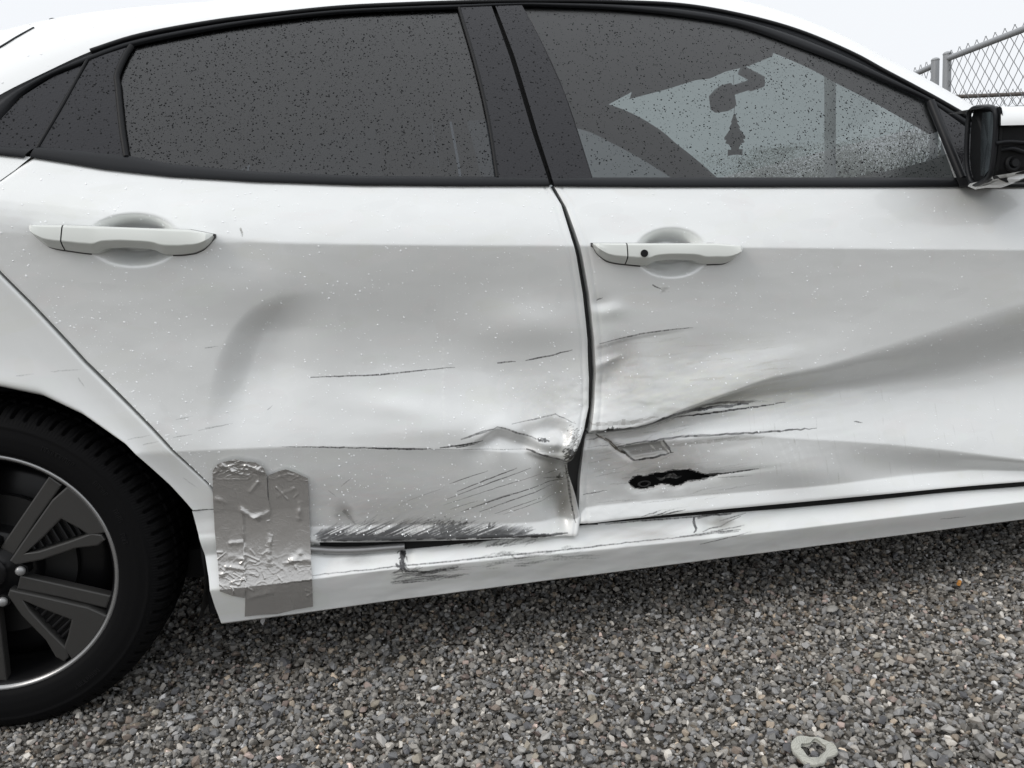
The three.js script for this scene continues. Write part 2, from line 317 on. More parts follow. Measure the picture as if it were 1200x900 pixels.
// --- rear door
const rdBottom = [[250, 570], [268, 592], [300, 616], [335, 632], [366, 636], [430, 636], [520, 634], [600, 632], [655, 630], [677, 628]];
const rdTop = [[40, 185], [80, 191], [120, 197], [200, 206], [300, 212], [420, 216], [530, 217], [644, 217]];
const rdLeft = [[250, 570], [175, 497], [100, 423], [40, 358], [0, 318], [-30, 285], [-42, 258], [-34, 232], [0, 211], [20, 197], [40, 185]];
const rdRight = [[677, 628], [680, 606], [674, 580], [667, 556], [665, 541], [673, 526], [684, 503], [691, 478], [692, 445], [690, 400], [684, 345], [676, 300], [670, 279], [658, 240], [644, 217]];
const rdBox = [0.0, 0.2, 1.2, 0.92];
const rearScrapesAndShade = (p) => {
  const ink = (a) => `rgba(22,22,23,${a})`;
  p.smear(455, 626, 85, 10, '60,60,60', 0.16, 90); p.smear(560, 624, 60, 8, '60,60,60', 0.1, 50);
  for (let i = 0; i < 330; i++) { // rubbed black streaks above the bottom edge
    const x = rr(366, 612), f = clamp(1.15 - Math.abs(x - 450) / 190), y = 633 - rnd() * 7 - (x - 366) * 0.012, l = rr(8, 58) * f + 8;
    const sl = rr(0.28, 0.5); for (let j = 0; j < 3; j++) p.line([[x + j, y], [x + l * rr(0.4, 1), y - l * sl * rr(0.7, 1)]], rr(0.6, 3.6), ink(rr(0.02, 0.2) * (0.35 + f)), { rough: 0.4 });
  }
  for (let i = 0; i < 60; i++) { const x = rr(380, 560), y = 628 - rnd() * 6, l = rr(20, 46); p.line([[x, y], [x + l, y - l * rr(0.38, 0.5)]], rr(0.7, 2.0), `rgba(226,227,226,${rr(0.4, 0.9)})`); }
  for (let i = 0; i < 70; i++) { const x = rr(366, 640); p.line([[x, 634 - (x - 366) * 0.018], [x + rr(8, 40), 631 - (x - 366) * 0.018]], rr(1.5, 5), ink(rr(0.3, 0.8)), { rough: 0.8 }); }
  p.speck(525, 620, 22, 9, '18,18,18', 90, 5); p.speck(575, 617, 5, 3, '18,18,18', 8, 4); p.smear(404, 602, 14, 12, '110,110,108', 0.25, 14);
  p.line([[402, 598], [410, 606], [416, 614]], 5, ink(0.28), { rough: 0.6 });
  for (const [a, b, c, d, w, o] of [[527, 567, 572, 552, 0.9, 0.6], [536, 576, 606, 549, 1.2, 0.75], [524, 585, 622, 549, 1.0, 0.65], [520, 592, 634, 556, 0.8, 0.5], [545, 598, 640, 567, 1.3, 0.7], [540, 600, 600, 578, 0.9, 0.5], [562, 600, 648, 570, 1.1, 0.6], [580, 602, 640, 582, 0.9, 0.5], [528, 597, 560, 587, 1.0, 0.5], [590, 603, 652, 582, 0.8, 0.4], [640, 567, 664, 562, 1.2, 0.7], [640, 556, 660, 550, 0.8, 0.5], [400, 570, 412, 560, 1.0, 0.3], [470, 590, 520, 572, 0.7, 0.3]]) p.line([[a, b], [lerp(a, c, 0.5), lerp(b, d, 0.52)], [c, d]], w, ink(o), { rough: 0.25 });
  p.line([[362, 444], [405, 442], [440, 441], [480, 437], [534, 432]], 1.5, ink(0.6), { rough: 0.3 }); p.line([[585, 427], [606, 425]], 1.8, ink(0.6), { rough: 0.4 }); p.line([[618, 424], [650, 417], [672, 411]], 1.6, ink(0.7), { rough: 0.3 });
  p.line([[330, 524], [400, 525], [470, 526], [505, 526]], 1.5, ink(0.6), { rough: 0.4 }); p.line([[440, 526], [500, 527]], 2, ink(0.6), { rough: 0.4 }); p.line([[516, 525], [540, 522], [566, 517]], 2, ink(0.85), { rough: 0.3 }); p.line([[535, 525], [560, 520]], 1.2, ink(0.7));
  p.line([[505, 527], [600, 528], [650, 529]], 0.8, ink(0.3));
  p.line([[540, 515], [560, 508], [583, 500]], 3, ink(0.55), { rough: 0.7 }); p.line([[583, 500], [612, 509], [636, 516]], 2.2, ink(0.4), { rough: 0.5 }); p.line([[630, 515], [643, 515]], 5, ink(0.85), { rough: 0.8 });  // dark edges of the folds, painted along the crumple
  p.line([[600, 497], [630, 491], [652, 486], [674, 496]], 1.4, ink(0.5), { rough: 0.4 });
  p.line([[618, 528], [640, 534], [664, 538], [668, 534]], 3.2, ink(0.75), { rough: 0.8 }); p.speck(668, 532, 9, 10, '15,15,15', 120, 4); p.speck(668, 550, 5, 14, '20,19,18', 70, 3.5); p.speck(672, 512, 8, 14, '60,58,55', 60, 2.5);
  p.smear(662, 590, 12, 34, '120,118,112', 0.2, 26); p.line([[663, 546], [666, 562], [669, 585], [674, 612]], 2.2, ink(0.6), { rough: 0.5 }); p.line([[638, 561], [655, 561]], 1.2, ink(0.5)); p.speck(655, 561, 3, 2, '10,10,10', 12, 3);  // shade of the crease beside the bent door edge is painted in
  for (const [a, b, c, d] of [[203, 513, 225, 509], [232, 505, 272, 497], [240, 502, 262, 499], [206, 492, 225, 488], [240, 408, 255, 406], [360, 444, 380, 443], [230, 575, 245, 561], [160, 508, 176, 512], [312, 482, 318, 477], [385, 575, 394, 582]]) p.line([[a, b], [c, d]], 0.9, ink(0.22), { rough: 0.3 });
  p.line([[282, 268], [284, 277]], 2.4, 'rgba(90,90,84,0.5)', { rough: 0.8 });
  p.smear(640, 470, 60, 40, '190,190,184', 0.1, 20); p.smear(430, 590, 150, 40, '150,146,136', 0.05, 40); p.smear(655, 560, 22, 50, '95,92,86', 0.14, 40); p.smear(500, 600, 120, 30, '170,170,164', 0.1, 30);
};
const rearPaint = paintOf(paintMap(rdBox, 1800, rearScrapesAndShade));
const rdCoons = coons(xy(rdBottom), xy(rdTop), xy(rdLeft), xy(rdRight));
const rearDoor = part('rear_door', sheet(390, 270, onS(rdCoons, dentOn(rearDent, 1.1)), { uvBox: rdBox, hem: 1, hemBack: 0.03 }), rearPaint, car, 'white rear door with a creased dent and black scrapes along its bottom edge');

// --- front door
const fdBottom = [[680, 614], [760, 606], [850, 597], [1000, 583], [1120, 573], [1200, 566], [1340, 552]];
const fdTop = [[649, 217], [760, 218], [900, 218], [1060, 218], [1180, 218], [1340, 219]];
const fdLeft = [[680, 614], [679, 590], [681, 562], [686, 530], [692, 500], [697, 470], [699, 440], [697, 400], [691, 345], [683, 300], [677, 279], [664, 243], [649, 217]];
const fdRight = [[1340, 552], [1345, 420], [1345, 300], [1340, 219]];
const fdBox = [1.02, 0.18, 1.36, 0.84];
const frontScrapesAndShade = (p) => {
  const ink = (a) => `rgba(20,20,21,${a})`;
  p.smear(800, 445, 120, 45, '176,168,155', 0.045, 50); p.smear(730, 420, 34, 40, '150,144,134', 0.07, 40); p.smear(760, 540, 90, 40, '150,148,142', 0.1, 50); p.smear(900, 470, 150, 22, '170,165,155', 0.07, 30);
  for (let i = 0; i < 90; i++) { const t = rnd(), x = lerp(690, 880, t); p.line([[x, 505 - 30 * ss(0.15, 0.8, t)], [x + rr(8, 34), 503 - 30 * ss(0.15, 0.8, t)]], rr(1, 5), `rgba(60,58,55,${rr(0.08, 0.25)})`, { rough: 1 }); }
  p.line([[690, 509], [706, 505], [714, 503], [742, 500]], 4.6, ink(0.85), { rough: 0.9 }); p.speck(712, 504, 4, 3, '10,10,10', 24, 4);
  p.line([[740, 501], [760, 497], [772, 491], [786, 486], [802, 483], [830, 481], [885, 476]], 4.6, ink(0.9), { rough: 0.6 }); p.line([[782, 492], [800, 490], [840, 486], [900, 479], [930, 475]], 2, ink(0.85), { rough: 0.5 });
  for (let i = 0; i < 3; i++) p.line([[694, 508 + i], [720, 504], [745, 500 + i], [765, 495], [785, 487 + i], [806, 482]], rr(2.2, 4.2), ink(0.7), { rough: 1 });  // dark of the deep fold gap, painted together with its scuffs
  p.line([[760, 499], [780, 492]], 3, 'rgba(205,203,198,0.9)'); p.line([[692, 496], [740, 493], [770, 486]], 6, 'rgba(70,66,60,0.28)', { rough: 1 });  // pale highlight painted beside the fold
  p.line([[690, 518], [716, 512]], 1.4, ink(0.3), { rough: 0.8 }); p.line([[691, 527], [720, 524], [735, 522]], 1.2, ink(0.3), { rough: 0.6 });
  p.line([[700, 510], [712, 518], [728, 530], [746, 541]], 3.2, 'rgba(60,55,48,0.85)', { rough: 1.3 }); p.line([[704, 511], [724, 526]], 1.4, 'rgba(215,212,205,0.8)', { rough: 0.6 });
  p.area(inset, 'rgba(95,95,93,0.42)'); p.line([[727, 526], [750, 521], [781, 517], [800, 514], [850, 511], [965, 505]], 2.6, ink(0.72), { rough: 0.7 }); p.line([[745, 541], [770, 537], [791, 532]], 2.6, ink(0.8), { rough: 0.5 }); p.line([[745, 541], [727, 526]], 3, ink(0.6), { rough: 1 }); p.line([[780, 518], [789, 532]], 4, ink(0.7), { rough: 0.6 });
  p.line([[778, 519], [786, 531]], 3.4, 'rgba(232,232,228,0.95)'); p.line([[766, 524], [772, 530]], 2, 'rgba(220,220,215,0.7)');
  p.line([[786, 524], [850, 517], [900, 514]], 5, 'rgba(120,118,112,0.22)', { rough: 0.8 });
  p.line([[822, 558], [850, 555], [888, 549]], 2.2, ink(0.9), { rough: 0.3 }); p.line([[842, 560], [880, 557]], 1, ink(0.3));
  for (let i = 0; i < gash.length; i++) p.line([gash[i], gash[(i + 1) % gash.length]], 3.4, ink(0.7), { rough: 1 });
  for (const [a, b, c, d] of [[752, 606, 774, 598], [762, 606, 790, 597], [776, 604, 800, 598], [785, 601, 803, 597], [684, 580, 712, 575], [765, 334, 776, 340], [700, 352, 706, 349], [1012, 498, 1022, 499]]) p.line([[a, b], [c, d]], 1.4, ink(0.5), { rough: 0.5 });
  p.smear(779, 340, 6, 4, '110,110,106', 0.2, 8);
  p.line([[703, 403], [726, 397], [752, 391], [790, 386], [812, 384]], 1.6, ink(0.5), { rough: 0.25 }); p.line([[708, 425], [730, 415]], 3, 'rgba(236,235,231,0.6)');  // thin crease darkened in the paint
  for (let i = 0; i < 60; i++) { const x = rr(710, 900), y = rr(400, 470); p.line([[x, y], [x + rr(15, 60), y - rr(1, 8)]], rr(1, 4), `rgba(${rnd() < 0.5 ? '140,130,116' : '236,235,232'},${rr(0.04, 0.13)})`, { rough: 0.6 }); }
  for (let i = 0; i < 40; i++) { const x = rr(880, 1190), y = rr(460, 560); p.line([[x, y], [x + rr(-2, 2), y + rr(5, 22)]], rr(0.8, 2), `rgba(130,128,122,${rr(0.04, 0.12)})`); }
  for (let i = 0; i < 70; i++) { const x = rr(690, 850), y = rr(505, 600); p.line([[x, y], [x + rr(10, 50), y - rr(1, 9)]], rr(0.6, 2), `rgba(70,68,64,${rr(0.04, 0.16)})`, { rough: 0.5 }); }
};
const frontPaint = paintOf(paintMap(fdBox, 2000, frontScrapesAndShade));
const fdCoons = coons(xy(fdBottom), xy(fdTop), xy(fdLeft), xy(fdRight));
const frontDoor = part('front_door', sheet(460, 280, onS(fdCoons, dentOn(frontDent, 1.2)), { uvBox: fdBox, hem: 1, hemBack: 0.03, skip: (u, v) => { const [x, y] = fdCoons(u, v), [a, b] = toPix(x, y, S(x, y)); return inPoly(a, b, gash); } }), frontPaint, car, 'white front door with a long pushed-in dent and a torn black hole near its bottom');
{ // inside the torn hole
  const c = at(785, 562), g = sheet(26, 8, (u, v) => { const w = Math.sin(Math.PI * clamp(u, 0.02, 0.98)), p = at(lerp(772, 800, u) + 2 * v, lerp(566, 559, 0.5 + (v - 0.5) * w) - 3 * u + 2 * Math.sin(u * 9)); return [p.x, p.y, S(p.x, p.y) - 0.018 + 0.022 * fbm(u * 5, v * 4, 2) + 0.008 * Math.sin(u * 3.1) * v]; });
  part('bent_metal', g, mat([0.2, 0.2, 0.195], 0.4, { metalness: 0.6 }), frontDoor);
  const q = at(757, 569); const t = new THREE.TorusGeometry(0.008, 0.0022, 6, 14); t.scale(1.4, 0.7, 1); t.translate(q.x, q.y, q.z - 0.012); part('bent_metal', t, mat(0.012, 0.5), frontDoor);
  part('hole_lining', sheet(20, 10, (u, v) => { const p = at(lerp(725, 850, u), lerp(580, 545, v)); return [p.x, p.y, S(p.x, p.y) - 0.042]; }), M.pit, frontDoor);
}

// --- door handles
function handle(door, x0, sc, topAt, split, key) {
  // stations: place along, bottom (in the rear handle's own scale), built as a ridged bar
  const st = [[38, 2], [40, 5], [44, 13], [50, 19], [60, 26], [72, 29], [79, 30], [115, 33], [119, 31], [124, 28], [132, 26], [150, 24.5], [175, 25], [186, 27], [192, 30], [198, 31], [212, 30.5], [225, 28.5], [238, 21.5], [246, 13], [250, 7], [251.5, 3]];
  const bott = curve(st), made = [];
  const build = (a, b, n) => sheet(n, 9, (u, v) => {
    const s = lerp(a, b, u), px = x0 + (s - 38) * sc, h = bott(s) * sc, top = topAt(px);
    const prof = [[0, -0.016], [0.0, 0.014], [0.03, 0.0195], [0.1, 0.0215], [0.35, 0.0245], [0.6, 0.0265], [0.64, 0.0262], [0.82, 0.019], [0.97, 0.010], [1, -0.016]][Math.round(v * 9)];
    const e = 0.9 * Math.min(1, Math.min(s - 37, 252.5 - s) / 7) + 0.1;
    const p = at(px, top + prof[0] * h); return [p.x, p.y, S(p.x, p.y) + (prof[1] > 0 ? prof[1] * Math.sqrt(clamp(e)) : prof[1])];
  }, { flip: true });
  part('handle_cap', toCreased(build(38, split - 0.8, 14)), M.handle, door); part('door_handle', toCreased(build(split + 0.8, 251.5, 50)), M.handle, door);
  for (const [a, b] of [[38, 108], [203, 252.5]]) part('handle_gap_shade', sheet(30, 3, (u, v) => { const q = lerp(a, b, u), px = x0 + (q - 38) * sc + (q < 40 ? -1 : q > 250 ? 1 : 0), h = Math.max(3, bott(clamp(q, 38, 251.5)) * sc), p = at(px, topAt(px) - 0.4 + v * (h + 1.3)); return [p.x, p.y, S(p.x, p.y) + 0.0012]; }), mat(0.07, 0.6), door);  // dark sheet standing for the shadow gap round the handle
  if (key) { const p = at(key[0], key[1]), g = new THREE.CylinderGeometry(0.0068, 0.0068, 0.004, 20); g.rotateX(Math.PI / 2); g.translate(p.x, p.y, S(p.x, p.y) + 0.0255); part('keyhole', g, M.black, door); }
}
function toCreased(g) { const a = g.toNonIndexed(); a.deleteAttribute('normal'); const b = a; b.computeVertexNormals(); return creased(b, 0.3); }
function creased(g, ang) { // smooth only between faces that meet at less than ang
  const p = g.attributes.position, n = g.attributes.normal, map = new Map(), key = (i) => `${Math.round(p.getX(i) * 1e5)},${Math.round(p.getY(i) * 1e5)},${Math.round(p.getZ(i) * 1e5)}`, face = [];
  for (let i = 0; i < p.count; i++) { const v = V(n.getX(i), n.getY(i), n.getZ(i)); face.push(v); const k = key(i); (map.get(k) ?? map.set(k, []).get(k)).push(i); }
  const c = Math.cos(ang); for (const l of map.values()) for (const i of l) { const s = V(0, 0, 0); for (const j of l) if (face[i].dot(face[j]) > c) s.add(face[j]); s.normalize(); n.setXYZ(i, s.x, s.y, s.z); }
  return g;
}
M.handle = new THREE.MeshPhysicalMaterial({ color: 0xcdd0cb, roughness: 0.4, clearcoat: 0.8, clearcoatRoughness: 0.08, side: THREE.DoubleSide });
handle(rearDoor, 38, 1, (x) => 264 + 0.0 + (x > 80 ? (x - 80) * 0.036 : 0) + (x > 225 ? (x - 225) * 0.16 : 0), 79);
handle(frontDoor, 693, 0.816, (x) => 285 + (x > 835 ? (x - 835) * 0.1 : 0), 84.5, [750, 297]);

// --- sill
const inSill = [[0, -0.14], [0.02, -0.09], [0.05, -0.045]];
function sillZ(x, y) {
  const r = yRidge(x), d = ySill(x), k = ss(0.62, 0.5, x), f = 0.016 * ss(0.72, 0.48, x);
  let z;
  if (y < r) z = f + lerp(-0.010, 0.012, ss(0.0, 1, clamp((y - 0.167) / (r - 0.167))) * 0.25 + 0.75 * clamp((y - 0.167) / (r - 0.167)));
  else { const top = lerp(d, 0.31, k), zt = lerp(-0.014, 0.004, k); z = y < top ? lerp(0.012 + f, zt, (y - r) / (top - r)) : lerp(zt, lerp(-0.04, 0.026, k), ss(0, 1, (y - top) / 0.075)); }
  if (y > 0.3) z = lerp(z, S(x, y), k * ss(0.3, 0.385, y));
  return z;
}
const sillBox = [0.34, 0.12, 2.0, 0.3];
const sillScrapesAndShade = (p) => {
  const ink = (a) => `rgba(20,20,21,${a})`;
  p.line([[364, 638], [420, 638], [500, 636], [560, 634], [625, 630]], 4, ink(0.85), { rough: 0.4 }); p.line([[364, 650], [400, 651], [440, 648], [480, 643], [520, 639]], 3.4, ink(0.8), { rough: 0.4 });  // dark gap under the rear door, painted onto the sill
  p.line([[366, 644], [410, 646], [450, 644]], 4.5, 'rgba(120,120,120,0.8)'); p.line([[400, 644], [440, 642], [470, 641]], 2, 'rgba(225,225,225,0.9)');
  p.line([[365, 676], [430, 671], [520, 662], [640, 650], [760, 637], [870, 626]], 1.3, ink(0.6), { rough: 0.3 });
  for (let i = 0; i < 40; i++) { const y = rr(644, 671); p.line([[472 + gs() * 3.2 + (660 - y) * 0.12, y], [472 + gs() * 3.2 + (655 - y) * 0.12, y + rr(2, 7)]], rr(1, 3.6), ink(rr(0.4, 0.9)), { rough: 0.8 }); }
  for (let i = 0; i < 90; i++) { const x = rr(455, 540), y = rr(674, 691) - (x - 455) * 0.08; p.line([[x, y], [x + rr(8, 34), y - rr(0, 7)]], rr(0.8, 3), ink(rr(0.06, 0.3)), { rough: 0.6 }); }
  p.line([[490, 675], [512, 673], [538, 668]], 4.2, ink(0.62), { rough: 0.6 }); p.line([[470, 672], [500, 674], [522, 671]], 2.4, ink(0.6), { rough: 0.6 });
  for (let i = 0; i < 60; i++) { const x = rr(500, 620), y = 640 - (x - 500) * 0.03 + rr(0, 9); p.line([[x, y], [x + rr(6, 22), y - rr(2, 8)]], rr(0.7, 2.2), ink(rr(0.08, 0.45)), { rough: 0.5 }); }
  for (let i = 0; i < 70; i++) { const x = rr(560, 680), y = rr(655, 672) - (x - 560) * 0.1; p.line([[x, y], [x + rr(10, 40), y - rr(0, 5)]], rr(0.8, 2.5), ink(rr(0.04, 0.16)), { rough: 0.5 }); }
  p.line([[598, 652], [606, 658], [622, 655]], 2, ink(0.35));
  p.line([[820, 612], [819, 618], [822, 625], [816, 628]], 3, ink(0.9), { rough: 0.7 }); p.line([[714, 620], [760, 616], [800, 613], [860, 608], [870, 606]], 1.5, ink(0.6), { rough: 0.5 }); p.line([[824, 613], [845, 609], [864, 608]], 3, ink(0.6), { rough: 0.8 });
  p.line([[800, 632], [840, 628], [872, 624]], 1.7, ink(0.7), { rough: 0.6 }); p.line([[828, 627], [850, 621], [876, 610]], 1.2, ink(0.6), { rough: 0.4 }); p.line([[838, 627], [878, 620]], 1.4, ink(0.5), { rough: 0.4 }); p.line([[824, 641], [860, 632], [884, 626]], 1.1, ink(0.5), { rough: 0.4 }); p.line([[850, 616], [882, 607]], 1.2, ink(0.5));
  p.smear(850, 618, 24, 8, '120,118,112', 0.2, 20); p.smear(750, 630, 90, 8, '150,148,142', 0.1, 30); p.smear(420, 660, 30, 8, '150,150,150', 0.12, 20);
  p.line([[1110, 612], [1140, 609]], 1.2, ink(0.4), { rough: 0.5 });
};
const sillPaint = paintOf(paintMap(sillBox, 2000, sillScrapesAndShade));
{
  const edge = polyline(xy([[256, 727], [250, 705], [243, 672], [236, 638], [228, 608], [225, 598]]).map(p => [p[0], p[1]]));
  const yT = (x) => lerp(ySill(x) + 0.035, 0.398, ss(0.60, 0.46, x));
  const cell = (u, v) => {
    if (v < 0.06) { const k = v / 0.06, e = edge(0), x = lerp(e[0], 2.4, u); return [x, lerp(0.163, 0.1665, k), lerp(-0.2, -0.026, k)]; }
    const w = (v - 0.06) / 0.94, k = Math.pow(u, 1.15), x0 = edge(w)[0], x1 = lerp(x0, 2.4, k), y = lerp(0.167 + 0.005 * ss(0.72, 0.48, x1), yT(x1), w);
    const dent = -0.006 * Math.exp(-(((x1 - 0.752) / 0.012) ** 2)) * ss(0.23, 0.26, y) - 0.004 * Math.exp(-(((x1 - 1.365) / 0.012) ** 2)) * ss(0.21, 0.24, y) + 0.0016 * fbm(x1 * 9, y * 20, 3, 3) * ss(0.5, 0.7, x1) * (1 - ss(1.4, 1.7, x1)) * 2;
    return [x1, y, sillZ(x1, y) + dent];
  };
  part('side_sill', sheet(420, 80, cell, { uvBox: sillBox, hem: 1, hemBack: 0.05 }), sillPaint, car, 'white side sill with cracks and dark scrapes');
}
part('sill_gap_shade', sheet(120, 3, (u, v) => { const x = lerp(0.56, 2.36, u), y = ySill(x) + lerp(-0.001, 0.03, v); return [x, y, -0.009 - 0.006 * v]; }), M.pit, car);  // black strip standing for the shadow in the gap under the doors
{ // loose seal under the rear door
  const P = [[364, 641.5], [390, 643], [420, 642.7], [450, 640.5], [474, 638.5]].map(([a, b]) => { const p = at(a, b, sillZ); return [p.x, p.y, sillZ(p.x, p.y) + 0.008]; });
  part('door_seal', tube(P, 0.0074, 40, 10), mat([0.33, 0.33, 0.33], 0.3, { metalness: 0.5 }), car);
}
// dark inner frame behind the doors
part('inner_frame', sheet(60, 20, (u, v) => { const x = lerp(0.36, 2.35, u), y = lerp(0.17, yBelt(x) - 0.01, v); return [x, y, Math.min(S(x, y), 0.02) - 0.07]; }), M.black, car);
{ const g = sheet(8, 40, (u, v) => { const p = at(lerp(668, 712, u), lerp(620, 225, v)); const [x, y] = [p.x - 0.012, p.y]; return [x, y, S(x, y) - 0.03]; }); part('door_jamb', g, mat(0.03, 0.6), car); }

// --- rear quarter panel round the wheel
const qBox = [-0.95, 0.1, 1.5, 1.1];
const quarterPaint = paintOf(paintMap(qBox, 1400, (p) => { for (const [a, b, c, d] of [[60, 435, 95, 433], [20, 440, 40, 438], [92, 443, 100, 455], [150, 515, 175, 510], [168, 521, 186, 517], [215, 560, 232, 572]]) p.line([[a, b], [c, d]], 1, 'rgba(40,40,40,0.2)', { rough: 0.4 }); p.line([[224, 598], [240, 597.5], [252, 597]], 1.6, 'rgba(20,20,20,0.8)', { taper: false }); }));
{
  const arch = [[-0.375, 0.27], [-0.372, 0.36]]; for (let a = 172; a >= 12; a -= 4) arch.push([0.357 * Math.cos(a * RAD), 0.318 + 0.357 * Math.sin(a * RAD)]);
  const ae = xy([[200, 568], [214, 588], [225, 598]]); arch.push([lerp(0.357 * Math.cos(12 * RAD), ae[2][0], 0.6), 0.398], [ae[2][0], ae[2][1]]);
  const archPix = xy([[0, 457], [50, 468], [100, 490], [150, 524], [200, 570], [225, 598]]);
  const A = [[-0.375, 0.27], [-0.37, 0.36]].concat(arch.slice(2, 2).concat((() => { const o = []; for (let a = 172; a >= 84; a -= 4) o.push([0.355 * Math.cos(a * RAD), 0.318 + 0.355 * Math.sin(a * RAD)]); return o; })()), archPix.filter(p => p[0] > 0.06));
  const cut = xy(rdLeft).map(([x, y]) => { return [x - 0.0035, y - 0.0035]; }), tape = xy([[262, 597]]);
  const bay = cut[6], outer = [[-0.86, 0.27], [-0.9, 0.55], [-0.88, bay[1]], bay].concat(cut.slice(0, 6).reverse(), [[tape[0][0], tape[0][1]]]);
  const upC = coons([[-0.88, bay[1]], bay], [[-0.8, 1.06], [-0.5, 1.115], [-0.2, 1.11]].concat(xy([[-40, 172], [10, 180], [36, 184]])), [[-0.88, bay[1]], [-0.8, 1.06]], [bay].concat(cut.slice(7, 10), xy([[36, 184]])));
  part('rear_quarter_panel', sheet(90, 40, onS(upC), { uvBox: qBox }), quarterPaint, car);
  const c = coons(A, outer, [A[0], outer[0]], [A[A.length - 1], outer[outer.length - 1]]);
  part('rear_quarter_panel', sheet(220, 60, (u, v) => { const [x, y] = c(u, v); const d = v * 0.3; return [x, y, S(x, y) + 0.006 * Math.exp(-d / 0.05) - 0.004 * Math.exp(-(1 - v) * 40) - 0.05 * Math.exp(-d / 0.004)]; }, { uvBox: qBox, hem: 1, flip: true }), quarterPaint, car);
  const liner = new THREE.CylinderGeometry(0.375, 0.375, 0.34, 60, 1, true, 0, Math.PI * 2); liner.rotateX(Math.PI / 2); liner.translate(0, 0.318, -0.185);
  const back = new THREE.PlaneGeometry(0.75, 0.76, 20, 20); back.translate(0, 0.318, -0.3);
  const cutLow = (g) => { const p = g.attributes.position, P = []; for (let i = 0; i < p.count; i += 3) if (Math.min(p.getY(i), p.getY(i + 1), p.getY(i + 2)) > 0.16) for (let j = 0; j < 3; j++) P.push(p.getX(i + j), p.getY(i + j), p.getZ(i + j)); const o = new THREE.BufferGeometry(); o.setAttribute('position', new THREE.Float32BufferAttribute(P, 3)); o.computeVertexNormals(); return o; };
  part('wheel_well', mergeGeometries([cutLow(liner.toNonIndexed()), cutLow(back.toNonIndexed())]), M.pit, car);
}

// --- window trim, panes, pillars
const outerT = [[-90, 165], [-40, 137], [0, 111], [50, 86], [107, 60], [160, 43], [250, 26], [330, 16], [400, 9], [480, 5], [578, 2], [650, 1.5], [720, 2.5], [800, 6.5], [867, 18], [933, 36], [1000, 64], [1033, 82], [1067, 100], [1100, 118], [1133, 137], [1150, 147]];
const innerT = [[-70, 175], [-20, 158], [3, 136], [25, 112], [60, 90], [98, 75], [153, 55], [250, 35], [330, 23], [400, 16], [480, 12], [538, 10], [612, 7], [650, 8], [720, 11], [800, 19], [867, 31], [933, 54], [1000, 80], [1050, 102], [1083, 117], [1135, 150]];
{
  const o = polyline(smoothPts(xy(outerT), 160)), i = polyline(smoothPts(xy(innerT), 160));
  const g = sheet(200, 8, (u, v) => { const a = i(u), b = o(u), x = lerp(a[0], b[0], v), y = lerp(a[1], b[1], v); return [x, y, S(x, y) + 0.009 * Math.sqrt(clamp(1 - (2 * v - 1) ** 2)) + (v > 0.6 && v < 0.8 ? -0.004 : 0) - 0.003]; });
  part('window_trim', g, M.trim, car, 'black trim over the side windows'); part('window_trim', mirrored(g), M.trim, car);
  const drip = smoothPts(outerT.slice(4).map(([a, b]) => { const p = at(a, b + 0.5); return [p.x, p.y, p.z + 0.004]; }), 90);
  part('drip_rail', tube(drip, 0.0042, 120, 6), M.black, car);
}
const drops = []; // surfaces that carry rain
function pane(name, bottom, top, left, right, m, off, { n = 0, r = [0.0005, 0.0019], dm = M.dropDark, parent = car, label, far, nu = 40, nv = 24 } = {}) {
  const c = coons(xy(bottom), xy(top), xy(left), xy(right)), fn = onS(c, off), g = sheet(nu, nv, fn);
  const p = part(name, g, m, parent, label);
  if (far) part(name, mirrored(g), m, parent);
  if (n) drops.push([p, fn, n, r, dm]);
  return p;
}
pane('rear_door_window', [[148, 184], [200, 194], [300, 203], [420, 208], [583, 208]], [[153, 54], [250, 34], [330, 22], [400, 15], [480, 11], [538, 9]], [[148, 184], [143, 150], [138, 100], [137, 90], [146, 67], [153, 54]], [[583, 208], [573, 143], [558, 77], [538, 9]], M.rearGlass, -0.006, { n: 6500, r: [0.0005, 0.0017], far: true, label: 'dark tinted rear door window covered in rain drops' });
pane('front_door_window', [[693, 208], [800, 209], [950, 209], [1121, 209]], [[610, 6], [650, 7], [720, 10], [800, 18], [867, 30], [933, 53], [1000, 79], [1086, 118]], [[693, 208], [660, 110], [633, 50], [610, 6]], [[1121, 209], [1105, 165], [1086, 118]], M.frontGlass, -0.006, { n: 6000, r: [0.0005, 0.0017], far: true, label: 'tinted front door window covered in rain drops' });
pane('pillar_cover', [[584, 209], [640, 210]], [[539, 8], [574, 3]], [[584, 209], [574, 143], [559, 77], [539, 8]], [[642.5, 212], [624, 157], [597, 67], [574, 3]], M.gloss, 0.003, { n: 500, far: true });
pane('pillar_cover', [[648, 212], [693, 209]], [[578.5, 3], [611, 6]], [[648, 213], [630, 157], [603, 67], [578.5, 3]], [[693, 209], [661, 110], [634, 50], [611, 6]], M.gloss, 0.003, { n: 480, far: true });
{ // rubber edges beside the panes
  for (const [pts, r] of [[[[148, 184], [143, 150], [138, 100], [137, 90], [146, 67], [154, 54]], 0.0055], [[[583, 208], [573, 143], [558, 77], [538, 9]], 0.004], [[[693, 208], [661, 110], [634, 50], [611, 7]], 0.0022]]) part('window_seal', tube(smoothPts(pts.map(([a, b]) => { const p = at(a, b); return [p.x, p.y, p.z]; }), 30), r, 40, 7), M.black, car);
  part('pillar_gap', sheet(2, 30, (u, v) => { const a = at(...polyline([[648, 216], [627, 157], [600, 67], [575, 2]])(v)); return [a.x + lerp(-0.012, 0.012, u), a.y, a.z - 0.012]; }), M.pit, car);
}
